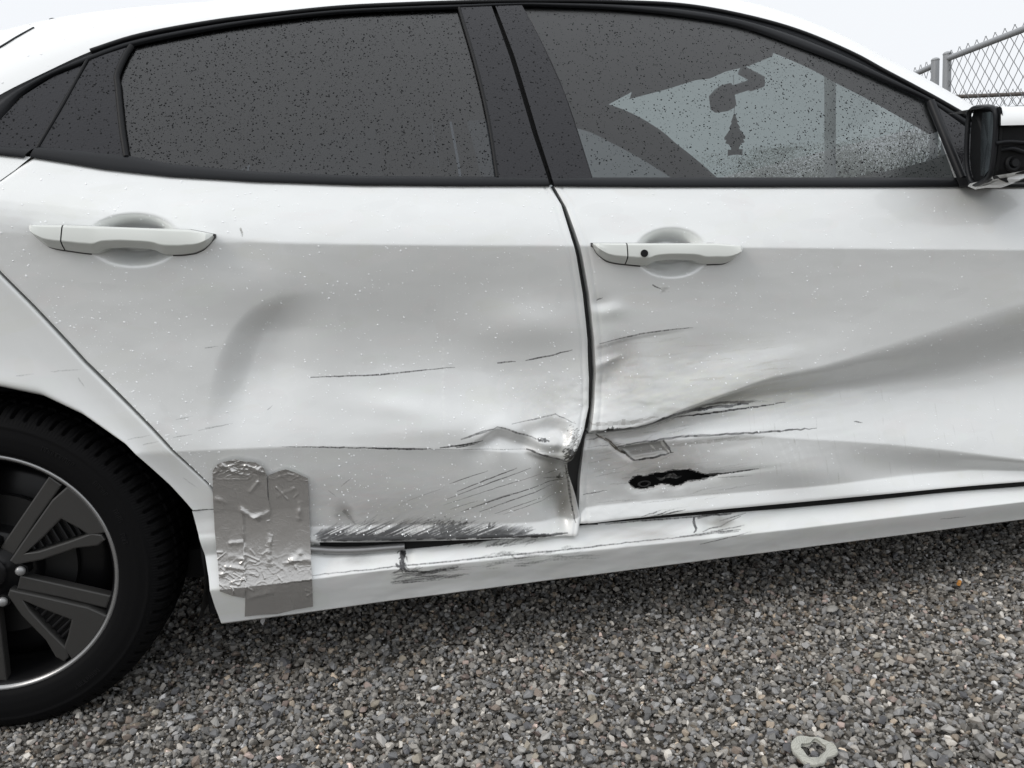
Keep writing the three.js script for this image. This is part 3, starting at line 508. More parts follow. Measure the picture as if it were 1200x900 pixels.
pane('quarter_cover', [[46, 174], [100, 179], [147, 184]], [[107, 69], [130, 62], [152, 55]], [[46, 174], [76, 123], [107, 69]], [[147, 184], [142, 150], [137, 100], [136, 90], [145, 67], [152, 55]], M.gloss, 0.002, { n: 420, label: 'black cover between the rear door window and the quarter glass', far: true });
pane('quarter_window', [[-70, 176], [-10, 174], [42, 174]], [[-52, 170], [0, 140], [27, 112], [62, 90], [97, 76]], [[-70, 176], [-52, 170]], [[42, 174], [70, 123], [97, 76]], M.gloss, -0.001, { n: 320, far: true });
part('window_seal', tube([[44, 174], [74, 123], [103, 70]].map(([a, b]) => { const p = at(a, b); return [p.x, p.y, p.z + 0.002]; }), 0.003, 20, 6), M.black, car);
pane('corner_cover', [[1132, 209], [1150, 209]], [[1096, 124], [1135, 152]], [[1132, 209], [1112, 160], [1096, 124]], [[1150, 209], [1142, 180], [1135, 152]], M.gloss, 0.002, { n: 140 });
part('window_divider', tube([[1127, 209], [1108, 163], [1090, 119]].map(([a, b]) => { const p = at(a, b); return [p.x, p.y, p.z + 0.001]; }), 0.0085, 24, 8), M.trim, car);
// belt mouldings along the bottom of the glass, one on each door and one on the quarter
function moulding(bot, top, parent) { part('belt_moulding', sheet(80, 6, onS(coons(xy(bot), xy(top), xy([bot[0], top[0]]), xy([bot[bot.length - 1], top[top.length - 1]])), (u, v) => 0.0075 * Math.sqrt(clamp(1 - (1.7 * v - 0.75) ** 2)) - 0.001), { hem: 1 }), M.trim, parent); }
moulding([[36, 184], [80, 191], [120, 198], [200, 207], [300, 213], [420, 217], [530, 218], [644, 218]], [[44, 171], [100, 177], [148, 182], [200, 192], [300, 201], [420, 206], [583, 207], [640, 208]], rearDoor);
moulding([[649, 218], [760, 219], [900, 219], [1060, 219], [1170, 219], [1330, 220]], [[646, 208], [760, 208], [900, 208], [1060, 208], [1170, 208], [1330, 213]], frontDoor);
moulding([[-60, 176], [0, 182], [28, 185]], [[-60, 168], [0, 171], [40, 174]], car);

// --- roof, pillars, windscreen
const Tc = smoothPts(outerT.map(([a, b]) => { const p = at(a, b); return [p.x, p.y, p.z]; }), 200);
const roofPix = [[-90, 66], [-40, 50], [0, 38], [55, 25], [107, 16], [160, 10], [250, 3], [330, -3], [400, -8], [480, -12], [578, -15], [650, -15], [720, -13], [800, -9], [867, 1], [933, 20], [1000, 48], [1033, 66], [1067, 83], [1100, 101], [1133, 120], [1150, 130]];
const Rc = smoothPts(roofPix.map(([a, b], i) => { const t = at(...outerT[i]); const p = onZ(a, b, lerp(t.z - 0.16, t.z - 0.085, ss(0, 9, i))); return [p.x, p.y, p.z]; }), 200);
const T3 = polyline(Tc), R3 = polyline(Rc);
const railFn = (u, v) => { const a = T3(u), b = R3(u), k = 1 - (1 - v) ** 1.6; return [lerp(a[0], b[0], v), lerp(a[1], b[1], k), lerp(a[2], b[2], Math.pow(v, 1.25))]; };
const rail = sheet(200, 10, railFn);
part('roof_rail', rail, M.paint, car, 'white roof edge and windscreen pillar'); part('roof_rail', mirrored(rail), M.paint, car);
const sHead = 0.717, across = (s, u, bow, crown) => { const a = R3(s), w = 4 * u * (1 - u); return [a[0] + bow * w, a[1] + crown * w, lerp(a[2], -1.72 - a[2], u)]; };
part('roof', sheet(60, 24, (s, u) => across(lerp(0, sHead, s), u, 0.02 + 0.1 * ss(0.8, 1, s), 0.035)), M.paint, car);
part('windscreen', sheet(24, 24, (s, u) => across(lerp(sHead, 1, s), u, lerp(0.12, 0.2, s), 0.035)), M.screen, car);
part('headliner', sheet(50, 20, (s, u) => { const p = across(lerp(0, sHead + 0.012, s), u, 0.02 + 0.1 * ss(0.8, 1, s), 0.035); return [p[0], p[1] - 0.025, p[2]]; }), M.lining, car);
{
  const lin = (wide) => sheet(160, 10, (u, v) => { const a = T3(u), b = R3(u), w = wide * ss(0.66, 0.8, u) + 0.02, k = Math.min(1, v * 2), e = Math.max(0, v * 2 - 1) * w; return [lerp(a[0], b[0], k) - 0.012, lerp(a[1], b[1], k) - 0.018 - 0.05 * e, lerp(a[2], b[2], k) - 0.014 - e]; });
  part('pillar_lining', lin(0.12), M.lining, car); part('pillar_lining', mirrored(lin(0.0)), M.lining, car);
  part('roof_seam', tube([[-14, 62], [0, 55], [20, 43], [40, 32]].map(([a, b]) => { let best = 1e9, w; for (let i = 0; i < 260; i++) for (let j = 0; j <= 40; j++) { const p = railFn(i / 800, j / 40), q = toPix(...p), d = Math.hypot(q[0] - a, q[1] - b); if (d < best) { best = d; w = p; } } return w; }), 0.0022, 30, 5), M.trim, car);
  const q = onZ(62, 24, -0.34), n = new THREE.SphereGeometry(0.006, 10, 8); n.scale(1.4, 0.8, 1); n.translate(q.x, q.y, q.z); part('washer_nozzle', n, M.trim, car);
}
// --- bonnet, front wing and tail, beyond the frame
part('bonnet', sheet(20, 20, (u, v) => { const a = R3(1), w = 4 * v * (1 - v); return [lerp(a[0] + 0.2 * w, 3.45, u), lerp(a[1] - 0.05 - 0.02 * w, 0.74 + 0.05 * w, u ** 1.4), lerp(a[2], -1.72 - a[2], v)]; }), M.paint, car);
part('front_wing', sheet(60, 30, (u, v) => { const x = lerp(2.29, 3.45, u), lo = Math.abs(x - 2.7) < 0.355 ? 0.318 + Math.sqrt(0.355 ** 2 - (x - 2.7) ** 2) : 0.2, y = lerp(lo, lerp(yBelt(2.25), 0.75, u), v); return [x, y, S(Math.min(x, 2.3), Math.min(y, yBelt(2.3))) - 0.09 * (x - 2.36) ** 2 - 0.08 * v * v * u]; }), M.paint, car);
const tailEdge = (u) => { const a = R3(0); return [lerp(a[0], -0.95, u), lerp(a[1], 0.93, u ** 1.3), lerp(a[2], -0.16, u)]; };
part('tailgate', sheet(12, 20, (u, v) => { const a = tailEdge(u), w = 4 * v * (1 - v); return [a[0] + (0.02 - 0.06 * u) * w, a[1] + 0.035 * w * (1 - u), lerp(a[2], -1.72 - a[2], v)]; }), M.paint, car);
{ const lo = polyline([[T3(0)[0], T3(0)[1]], [-0.1, 1.112], [-0.5, 1.113], [-0.8, 1.058], [-0.885, 0.9]]), g = sheet(24, 8, (u, v) => { const a = lo(u), b = tailEdge(u); return [lerp(a[0], b[0], v), lerp(a[1], b[1], 1 - (1 - v) ** 1.6), lerp(S(a[0], a[1]), b[2], v)]; }); part('rear_shoulder', g, M.paint, car); part('rear_shoulder', mirrored(g), M.paint, car); }
{ const b = new RoundedBoxGeometry(0.1, 0.62, 1.6, 3, 0.04); b.translate(-0.93, 0.6, -0.86); part('rear_bumper', b, M.paint, car); const f = new RoundedBoxGeometry(0.12, 0.5, 1.6, 3, 0.05); f.translate(3.46, 0.47, -0.86); part('front_bumper', f, M.paint, car); }
{ const side = sheet(60, 20, (u, v) => { const x = lerp(-0.9, 3.4, u), y = lerp(Math.abs(x) < 0.36 || Math.abs(x - 2.7) < 0.36 ? 0.66 : 0.2, Math.min(yBelt(clamp(x, -0.1, 2.25)), 1.08 - 0.1 * Math.max(0, x - 2.3)), v); return [x, y, S(clamp(x, -0.6, 2.3), y)]; }); part('far_side_panel', mirrored(side), M.paint, car); }
{ const f = new THREE.BoxGeometry(2.9, 0.06, 1.36); f.translate(1.12, 0.23, -0.86); part('underbody', f, M.pit, car); const q = new THREE.BoxGeometry(1.0, 0.3, 1.2); q.translate(0.0, 0.5, -0.95); part('boot_floor', q, M.black, car); }

// --- inside
{
  const dash = sheet(20, 24, (u, v) => { const a = u; return [lerp(1.72, 2.3, a) + 0.1 * 4 * v * (1 - v) * a, a < 0.15 ? lerp(0.5, 0.82, a / 0.15) : 0.82 + 0.04 * Math.sin((a - 0.15) / 0.85 * 2.2) + 0.03 * bump(v, 0, 0.75, 0, 0.12, 1) * (1 - a), lerp(-0.12, -1.6, v)]; });
  part('dashboard', dash, M.lining, car);
  const t = new THREE.TorusGeometry(0.18, 0.016, 10, 40); t.rotateY(Math.PI / 2); t.rotateZ(0.35); t.translate(1.6, 0.84, -1.25); const hub = new THREE.SphereGeometry(0.07, 16, 10); hub.scale(0.5, 1, 1); hub.translate(1.62, 0.83, -1.25);
  const sw = part('steering_wheel', t, M.lining, car); part('steering_hub', hub, M.lining, sw);
  for (const z of [-0.52, -1.22]) {
    const b = new RoundedBoxGeometry(0.16, 0.62, 0.48, 4, 0.06); b.rotateZ(0.28); b.translate(0.92, 0.72, z); const s = part('seat_back', b, M.seat, car);
    const h = new RoundedBoxGeometry(0.1, 0.17, 0.27, 4, 0.045); h.rotateZ(0.2); h.translate(0.82, 1.1, z); part('headrest', h, M.seat, s);
    const c = new RoundedBoxGeometry(0.5, 0.16, 0.5, 4, 0.06); c.translate(1.2, 0.48, z); part('seat_cushion', c, M.seat, car);
  }
  const rs = new RoundedBoxGeometry(0.2, 0.7, 1.35, 4, 0.07); rs.rotateZ(0.35); rs.translate(0.02, 0.75, -0.86); part('rear_seat', rs, M.seat, car);
  part('sun_visor', prism([[738, 116, -1.3], [780, 105, -1.15], [815, 94, -0.95], [832, 92, -0.9], [850, 84, -0.8], [878, 77, -0.55], [905, 66, -0.42], [880, 22, -0.4], [800, 40, -0.7], [745, 92, -1.2]].map(p => onZ(...p)), V(0.004, 0.012, 0)), M.lining, car);
  // rear-view mirror and the stalk that holds it
  const P = (a, b, z = -0.86) => onZ(a, b, z);
  const o = [[838, 108], [845, 100], [856, 97], [859, 100], [863, 122], [861, 126], [846, 128], [840, 124]].map(([a, b]) => P(a, b));
  const mir = part('rear_view_mirror', prism(o, V(0.005, 0, -0.06)), M.black, car);
  part('mirror_stalk', mergeGeometries([rod(P(858, 106), P(880, 99), 0.014, 8), rod(P(878, 100), P(893, 95), 0.018, 8), rod(P(893, 95), P(868, 82), 0.015, 8)]), M.black, mir);
}

// --- rear wheel; outline points in px of the hub's own plane, 1 px = 1.5 mm
const k = 0.00151;
const wheel = new THREE.Group(); wheel.name = 'wheel'; car.add(wheel); wheel.position.set(0, 0.318, 0);
M.rimBlack = dull([0.006, 0.006, 0.0065], 0.3, 0.5); M.spoke = mat([0.05, 0.049, 0.047], 0.36, { metalness: 0.35 }); M.lip = mat([0.32, 0.32, 0.32], 0.25, { metalness: 0.7 });
{
  // tyre: sidewall and a shoulder of tread blocks
  const prof = [[0.221, -0.012], [0.226, -0.004], [0.233, 0.002], [0.246, 0.005], [0.262, 0.006], [0.278, 0.004], [0.2795, 0.0055], [0.2815, 0.0055], [0.283, 0.003], [0.290, 0.000], [0.297, -0.005], [0.303, -0.011], [0.3075, -0.019], [0.3105, -0.03], [0.312, -0.042], [0.3125, -0.054], [0.306, -0.056], [0.306, -0.064], [0.3135, -0.066], [0.314, -0.1], [0.307, -0.102], [0.307, -0.112], [0.314, -0.114], [0.313, -0.15], [0.304, -0.19], [0.28, -0.205], [0.22, -0.2]];
  const NA = 1200, PR = polyline(prof), NP = 110;
  const tyre = part('tyre', sheet(NA, NP, (u, v) => {
    const a = -u * Math.PI * 2; let [r, z] = PR(v);
    const zone = ss(0.2945, 0.300, r) * (z > -0.2 ? 1 : 0), f = (u * 84 + (z < -0.03 ? 3.5 * z : 0)) % 1, g = ss(0.0, 0.06, f) * (1 - ss(0.24, 0.3, f)), f2 = (u * 168 + 0.6) % 1;
    r -= zone * (0.006 * g + 0.0015 * (f2 < 0.12 ? 1 : 0)); z -= zone * 0.004 * g;
    const rib = ss(0.286, 0.289, r) * (1 - ss(0.296, 0.299, r)) * ((u * 336) % 1 < 0.5 ? 1 : 0); z += 0.0007 * rib;
    return [r * Math.cos(a), r * Math.sin(a), z];
  }), M.rubber, wheel);
  // faint raised lettering on the sidewall: blocks of worn moulded characters
  const marks = []; const word = (a0, n, r) => { for (let i = 0; i < n; i++) { const a = a0 - i * 0.026, w = rr(0.003, 0.0055); for (const [dx, dy, sx, sy] of [[-w / 2, 0, 0.0008, 0.008], [rr(-1, 1) * w / 2, 0.004, w, 0.0008], [w / 2, rr(-0.002, 0.002), 0.0008, 0.006]]) { const b = new THREE.BoxGeometry(sx, sy, 0.0008); b.translate(dx, dy, 0); b.rotateZ(a - Math.PI / 2); b.translate(r * Math.cos(a), r * Math.sin(a), 0.0064); marks.push(b); } } };
  word(1.02, 9, 0.262); word(0.62, 5, 0.262); word(0.38, 4, 0.258); word(0.2, 3, 0.25); word(-0.9, 8, 0.262); word(2.2, 9, 0.262); word(-2.2, 8, 0.262);
  const mk = part('raised_lettering', mergeGeometries(marks), dull([0.012, 0.012, 0.0125], 0.6, 0.4), wheel); mk.userData.kind = 'stuff';
  part('rim', new THREE.LatheGeometry([[0.05, -0.075], [0.12, -0.07], [0.17, -0.075], [0.196, -0.09], [0.2, -0.14], [0.205, -0.08], [0.208, -0.03], [0.212, -0.014], [0.217, -0.008]].map(p => new THREE.Vector2(...p)), 120).rotateX(Math.PI / 2), M.rimBlack, wheel);
  part('rim_lip', new THREE.LatheGeometry([[0.2165, -0.009], [0.2195, -0.004], [0.2225, -0.0025], [0.2255, -0.004], [0.2275, -0.008]].map(p => new THREE.Vector2(...p)), 160).rotateX(Math.PI / 2), M.lip, wheel);
  const S3 = (p) => p.map(([a, b]) => [a * k, b * k]);
  const arcs = (r, a0, a1, n = 8) => Array.from({ length: n + 1 }, (_, i) => { const a = lerp(a0, a1, i / n) * RAD; return [r * Math.cos(a), r * Math.sin(a)]; });
  const thin = S3([[20, 30], [31, 21], [62, 60], [96, 99], [86, 109], [50, 66]]);
  const wide = S3([[30, 14], [34, 10], [62, 12], [104, 22], [128, 22], [136, 27], [134, 32], [124, 35], [98, 28], [62, 20], [44, 20], [66, 38], [93, 61], [112, 46], [122, 36], ...arcs(143, 15, 42), [88, 82], [56, 45]]);
  const inset1 = S3([[40, 19], [62, 19], [98, 28], [124, 34], [112, 46], [93, 61], [66, 39]]);
  for (let i = 0; i < 5; i++) {
    const rot = (g) => g.rotateZ(-i * 72 * RAD);
    const sp = part('spoke', rot(extrude(wide, 0.017, 0.0032, -0.027)), M.spoke, wheel);
    part('thin_spoke', rot(extrude(thin, 0.015, 0.003, -0.032)), M.spoke, wheel);
    part('spoke_insert', rot(extrude(inset1, 0.006, 0.0005, -0.028)), M.rimBlack, sp);
    for (let j = 0; j < 7; j++) { const t = j / 7, x = lerp(54, 116, t) * k, y0 = lerp(22, 36, t) * k, y1 = (lerp(30, 62, Math.min(1, t * 1.45)) - Math.max(0, t - 0.62) * 50) * k, b = new RoundedBoxGeometry(0.006, Math.max(0.006, y1 - y0), 0.009, 2, 0.002); b.rotateZ(0.35); b.translate(x, (y0 + y1) / 2, -0.018); part('insert_rib', rot(b), M.rimBlack, sp); }
    const a = -i * 72 * RAD, n = new THREE.SphereGeometry(0.0088, 16, 10); n.scale(1, 1, 0.8); n.translate(0.0572 * Math.cos(a), 0.0572 * Math.sin(a), -0.006); part('lug_nut', n, mat(0.28, 0.3, { metalness: 0.4 }), wheel);
    const c = new THREE.CylinderGeometry(0.0125, 0.0125, 0.03, 6); c.rotateX(Math.PI / 2); c.translate(0.0572 * Math.cos(a), 0.0572 * Math.sin(a), -0.025); part('lug_nut_collar', c, M.rimBlack, wheel);
  }
  part('hub', new THREE.LatheGeometry([[0, -0.004], [0.026, -0.006], [0.031, -0.012], [0.036, -0.024], [0.066, -0.028], [0.076, -0.04], [0.08, -0.07]].map(p => new THREE.Vector2(...p)), 60).rotateX(Math.PI / 2), M.rimBlack, wheel);
  const disc = new THREE.CylinderGeometry(0.135, 0.135, 0.01, 64); disc.rotateX(Math.PI / 2); disc.translate(0, 0, -0.062); part('brake_disc', disc, mat(0.02, 0.4, { metalness: 0.5 }), wheel);
  const w2 = wheel.clone(); w2.position.set(2.7, 0.318, 0); car.add(w2);
  for (const x of [0, 2.7]) { const w3 = wheel.clone(); w3.position.set(x, 0.318, -1.72); w3.rotation.y = Math.PI; car.add(w3); }
}

// --- door mirror, its cover broken open
{
  const P = (a, b, z) => onZ(a, b, z);
  const rim = [[1137, 130, 0.05], [1141, 127, 0.055], [1150, 125.5, 0.08], [1160, 125.5, 0.125], [1164, 127, 0.14], [1166.5, 132, 0.147], [1167, 145, 0.148], [1165, 175, 0.143], [1161.5, 200, 0.135], [1159, 207, 0.128], [1153, 212, 0.11], [1143, 216, 0.075], [1138, 213, 0.06], [1134, 200, 0.05], [1132.5, 185, 0.045], [1133.5, 155, 0.045], [1135, 138, 0.046]].map(p => P(...p));
  const c = rim.reduce((a, p) => a.add(p), V(0, 0, 0)).multiplyScalar(1 / rim.length), back = V(0.05, 0, 0.012);
  const housing = part('side_mirror', prism(rim.map(p => p.clone().lerp(c, 0.04).add(V(0.016, 0, 0))), back), M.black, car, 'black door mirror with its white cover broken open');
  part('mirror_rim', tube(rim, 0.0045, 90, 8, true), M.trim, housing);
  const face = [[1150, 132, 0.08], [1160, 131, 0.125], [1163.5, 134, 0.137], [1164, 145, 0.14], [1161.5, 175, 0.135], [1158.5, 198, 0.125], [1152, 207, 0.1], [1148, 206, 0.082], [1148, 160, 0.08]].map(p => P(...p).add(V(0.002, 0, 0)));
  const plate = rim.map(p => p.clone().lerp(c, -0.02).add(V(0.008, 0, 0))); part('mirror_backing', prism(plate, V(0.006, 0, 0)), M.black, housing);
  const gl = part('mirror_glass', prism(face, V(0.004, 0, 0)), mat([0.16, 0.185, 0.2], 0.2, { metalness: 0.9, bumpMap: mistTex, bumpScale: 0.0005 }), housing);
  const q = (list) => list.map(p => P(...p));
  part('mirror_side', prism(q([[1164, 127, 0.14], [1174, 126, 0.16], [1177, 146, 0.16], [1166, 147, 0.145]]), V(0.02, 0, -0.03)), M.trim, housing);
  const cap = new THREE.BufferGeometry(); { const g = sheet(14, 8, (u, v) => { const p = P(lerp(1173, 1262, u), lerp(147, 125, v) - 2 * u, 0.165 - 0.02 * v * v); return [p.x, p.y, p.z]; }), t = sheet(14, 6, (u, v) => { const p = P(lerp(1173, 1262, u), 125 - 2 * u, 0.145); return [p.x, p.y + 0.012 * Math.sin(v * 1.6), p.z - 0.14 * v]; }); part('mirror_cap', mergeGeometries([g, t]), M.paint, housing, 'white upper half of the mirror cover'); }
  part('mirror_core', prism(q([[1168, 147, 0.12], [1262, 146, 0.12], [1262, 212, 0.12], [1180, 214, 0.12], [1164, 206, 0.12]]), V(0.03, 0, -0.06)), M.black, housing);
  part('mirror_frame', mergeGeometries([tube(q([[1167, 168, 0.15], [1180, 166, 0.155], [1200, 167, 0.155], [1240, 170, 0.15]]), 0.0035, 30, 6), tube(q([[1172, 176, 0.14], [1185, 174, 0.15], [1200, 178, 0.15], [1240, 188, 0.14]]), 0.004, 30, 6)]), M.trim, housing);
  const pv = P(1187, 191, 0.14); const t1 = new THREE.TorusGeometry(0.012, 0.004, 10, 30); t1.translate(pv.x, pv.y, pv.z); const t2 = new THREE.CylinderGeometry(0.007, 0.009, 0.03, 16); t2.rotateX(Math.PI / 2); t2.translate(pv.x, pv.y, pv.z - 0.008); part('mirror_pivot', mergeGeometries([t1, t2]), M.black, housing);
  part('broken_cover', prism(q([[1137, 215, 0.07], [1150, 212, 0.1], [1166, 206, 0.135], [1184, 203, 0.14], [1200, 200, 0.14], [1215, 201, 0.14], [1196, 210, 0.13], [1176, 217, 0.115], [1158, 217, 0.1], [1146, 219, 0.08]]), V(0.004, -0.004, -0.012)), paintOf(), housing, 'broken white lower edge of the mirror cover');
  const hb = q([[1165, 206, 0.143], [1169, 206, 0.143], [1172, 209, 0.143], [1166, 210, 0.143]]); part('cover_slot', prism(hb, V(0, 0, -0.004)), M.pit, housing);
  part('mirror_foot', prism(q([[1120, 208, 0.012], [1150, 208, 0.03], [1170, 219, 0.05], [1125, 219, 0.016]]), V(0.03, 0, -0.05)), M.black, housing);
}

// --- duct tape over the corner of door and sill
{
  const zAt = (x, y) => { const r = yRidge(x); if (y < r) return sillZ(x, y); const e = r + 0.14, t = clamp((y - r) / (e - r)), z0 = 0.0285, z1 = S(x, e) + 0.004; return y < e ? hermite(y, [r, z0, 0, -0.34], [e, z1, 0.04, 0]) : S(x, y) + 0.004; };
  const creaseTex = dataTex(512, (u, v) => { let r = 0; for (const [s, o] of [[9, 1], [21, 5]]) { const n = noise.noise(u * s, v * s * 1.4, o); r += (1 - Math.min(1, Math.abs(n) * 9)) * (s < 12 ? 0.6 : 0.3) * clamp(0.5 + 2 * noise.noise(u * 4, v * 4, o + 9)); } return clamp(0.4 + r + 0.06 * noise.noise(u * 120, v * 120, 3)); }, 6);
  const tapeM = new THREE.MeshPhysicalMaterial({ color: rgb(0.5, 0.49, 0.475), roughness: 0.27, metalness: 0.7, bumpMap: creaseTex, bumpScale: 0.0003, clearcoat: 0.5, clearcoatRoughness: 0.2 });
  function strip(bot, top, left, right, lift, sd, wr) {
    const f = (x, y) => zAt(x, y), c = coons(bot, top, left, right), q = (p) => { const r = at(p[0], p[1], f); return r; };
    const xs = bot.concat(top).map(p => p[0]), ys = bot.concat(top).map(p => p[1]); wr = wr.concat(Array.from({ length: 16 }, () => { const x = rr(Math.min(...xs), Math.max(...xs)), y = rnd() < 0.6 ? rr(640, 692) : rr(Math.min(...ys), Math.max(...ys)), a = rr(-0.9, 0.9) + (rnd() < 0.3 ? 1.3 : 0), l = rr(5, 22); return [x, y, x + l * Math.cos(a), y + l * Math.sin(a), rr(0.0008, 0.0022), rr(0.7, 1.3)]; }));
    const g = sheet(110, 190, (u, v) => {
      const p = c(u, v), w = q(p);
      let z = f(w.x, w.y) + lift + 0.0006 * fbm(u * 3, v * 6, sd);
      for (const [ax, ay, bx, by, h, wd] of wr) { const s = distTo([[ax, ay], [bx, by]], p[0], p[1]); z += h * Math.exp(-((s[0] / wd) ** 2)) * (0.6 + 0.8 * noise.noise(p[0] / 9, p[1] / 9, sd)); }
      const r1 = noise.noise(p[0] / 16, p[1] / 11, sd + 3), m = ss(640, 668, p[1]) * (1 - ss(688, 700, p[1])) * 0.12 + (1 - ss(545, 570, p[1])) * 0.6 + 0.02; z += 0.0028 * m * (1 - Math.min(1, Math.abs(r1) * 6)); z += 0.0016 * m * (1 - Math.min(1, Math.abs(noise.noise(p[0] / 7, p[1] / 6, sd + 8)) * 5));
      return [w.x, w.y, z];
    }, { hem: 1, hemBack: 0.003 });
    const P = g.attributes.position, U = g.attributes.uv; // uv stays in metres
    part('tape_strip', g, tapeM, car, 'grey duct tape strip stuck over the door corner and sill');
  }
  const J = (pts, a = 1.2) => pts.map(([x, y]) => [x + a * gs() * 0.5, y + a * gs() * 0.7]);
  strip([[287, 722], [305, 720], [326, 719]], J([[284, 596], [305, 597], [322, 598]]), [[287, 722], [288, 690], [285, 640], [284, 596]], [[326, 719], [322, 690], [321, 640], [322, 598]], 0.0022, 1, [[284, 600, 288, 690, 0.003, 2.5], [318, 628, 315, 660, 0.003, 3], [290, 700, 322, 692, 0.002, 3]]);
  strip([[324, 719], [345, 714], [367, 710]], J([[314, 557], [326, 554], [336, 552], [346, 555], [361, 560]], 2), [[324, 719], [321, 690], [318, 640], [314, 557]], [[367, 710], [366, 682], [364, 640], [361, 560]], 0.003, 2, [[340, 660, 352, 648, 0.003, 3], [352, 590, 351, 606, 0.003, 3], [345, 655, 363, 656, 0.003, 4], [326, 580, 345, 572, 0.0016, 2]]);
  strip([[258, 692], [272, 697], [287, 700]], J([[251, 597], [268, 594], [284, 595]], 2), [[258, 692], [256, 660], [252, 620], [251, 597]], [[287, 700], [289, 680], [286, 640], [284, 595]], 0.0036, 3, [[271, 636, 286, 635, 0.003, 2.4], [270, 652, 287, 654, 0.003, 2.2], [272, 664, 287, 667, 0.003, 2.5], [262, 672, 266, 664, 0.003, 3]]);
  strip(J([[251, 600], [266, 597], [281, 596], [292, 604], [303, 609], [315, 604], [318, 600]], 2), J([[250, 551], [255, 544], [263, 538], [276, 537], [288, 539], [300, 542], [309, 544], [313, 556]], 1.6), [[251, 600], [250, 575], [250, 551]], [[318, 600], [314, 580], [313, 556]], 0.0046, 4, [[262, 545, 276, 552, 0.004, 3], [296, 547, 308, 552, 0.004, 3], [303, 564, 294, 575, 0.003, 2.2], [254, 583, 262, 588, 0.003, 3], [284, 597, 298, 606, 0.004, 3.5], [298, 606, 314, 600, 0.003, 3]]);
  const a = [[306, 721], [312, 722], [310, 727], [308, 733], [305, 729]].map(([x, y]) => onZ(x, y, -0.02)); part('tape_shred', prism(a, V(0.001, 0, -0.003)), mat(0.35, 0.5), car);
}

// --- rain drops: low domes on glass, covers and paint
{
  const dome = new THREE.SphereGeometry(1, 7, 4, 0, Math.PI * 2, 0, Math.PI / 2); dome.rotateX(Math.PI / 2); dome.scale(1, 1, 0.4);
  const q = new THREE.Quaternion(), m = new THREE.Matrix4(), up = V(0, 0, 1), tw = new THREE.Quaternion();
  function rain(parent, fn, n, [r0, r1], material, keep) {
    const im = new THREE.InstancedMesh(dome, material, n); im.name = 'rain_drops'; im.userData.kind = 'stuff'; im.castShadow = im.receiveShadow = true;
    for (let i = 0; i < n; i++) {
      let u, v, p; for (let t = 0; t < 30; t++) { u = rr(0.01, 0.99); v = rr(0.012, 0.988); p = fn(u, v); if (!keep || keep(p)) break; }
      const a = fn(Math.min(1, u + 0.002), v), b = fn(u, Math.min(1, v + 0.002)), P = V(...p), N = V(...a).sub(P).cross(V(...b).sub(P)).normalize(); if (N.z < 0) N.negate();
      const r = r0 + (r1 - r0) * Math.pow(rnd(), 2.6); q.setFromUnitVectors(up, N); tw.setFromAxisAngle(up, rr(0, 6.28)); q.multiply(tw);
      m.compose(P, q, V(r * rr(0.8, 1.15), r * rr(0.85, 1.35), r * rr(0.7, 1))); im.setMatrixAt(i, m);
    }
    parent.add(im);
  }
  for (const [p, fn, n, r, dm] of drops) rain(p, fn, n, r, dm);
  rain(rearDoor, onS(rdCoons, dentOn(rearDent, 1.1)), 2400, [0.0005, 0.0019], M.dropClear); rain(frontDoor, onS(fdCoons, dentOn(frontDent, 1.2)), 2000, [0.0005, 0.0019], M.dropClear, (p) => { const [a, b] = toPix(...p); return !inPoly(a, b, gash); });
  rain(car.getObjectByName('roof_rail'), railFn, 200, [0.0006, 0.002], M.dropClear);
}

// ---------------------------------------------------------------- air freshener hanging in the car
{
  const c = onZ(860, 105, -0.84), s = onZ(860, 205, -0.84).y, sc = (onZ(860, 105, -0.84).y - onZ(860, 205, -0.84).y) / 100;
  const g = thing('air_freshener', 'tree-shaped air freshener hanging from the rear-view mirror behind the front window', 'air freshener', [c.x, c.y, c.z]);
  const half = [[0.5, 0], [4, -9], [2.5, -9], [7, -16], [4.5, -16], [11, -24], [13, -26], [12.5, -29], [10, -29], [12, -33], [8, -34], [5, -38], [4.5, -41], [9, -41], [9, -48], [2, -47]], o = [...half, ...half.slice().reverse().map(([x, y]) => [-x - 0.6, y])].map(([x, y]) => [x * sc, (y - 29) * sc]);
  part('card', extrude(o, 0.0016, 0.0003), mat([0.02, 0.03, 0.025], 0.8), g);
  part('string', rod(V(0, -29 * sc, 0), V(0, 17 * sc, 0), 0.0008, 5), M.black, g);
}

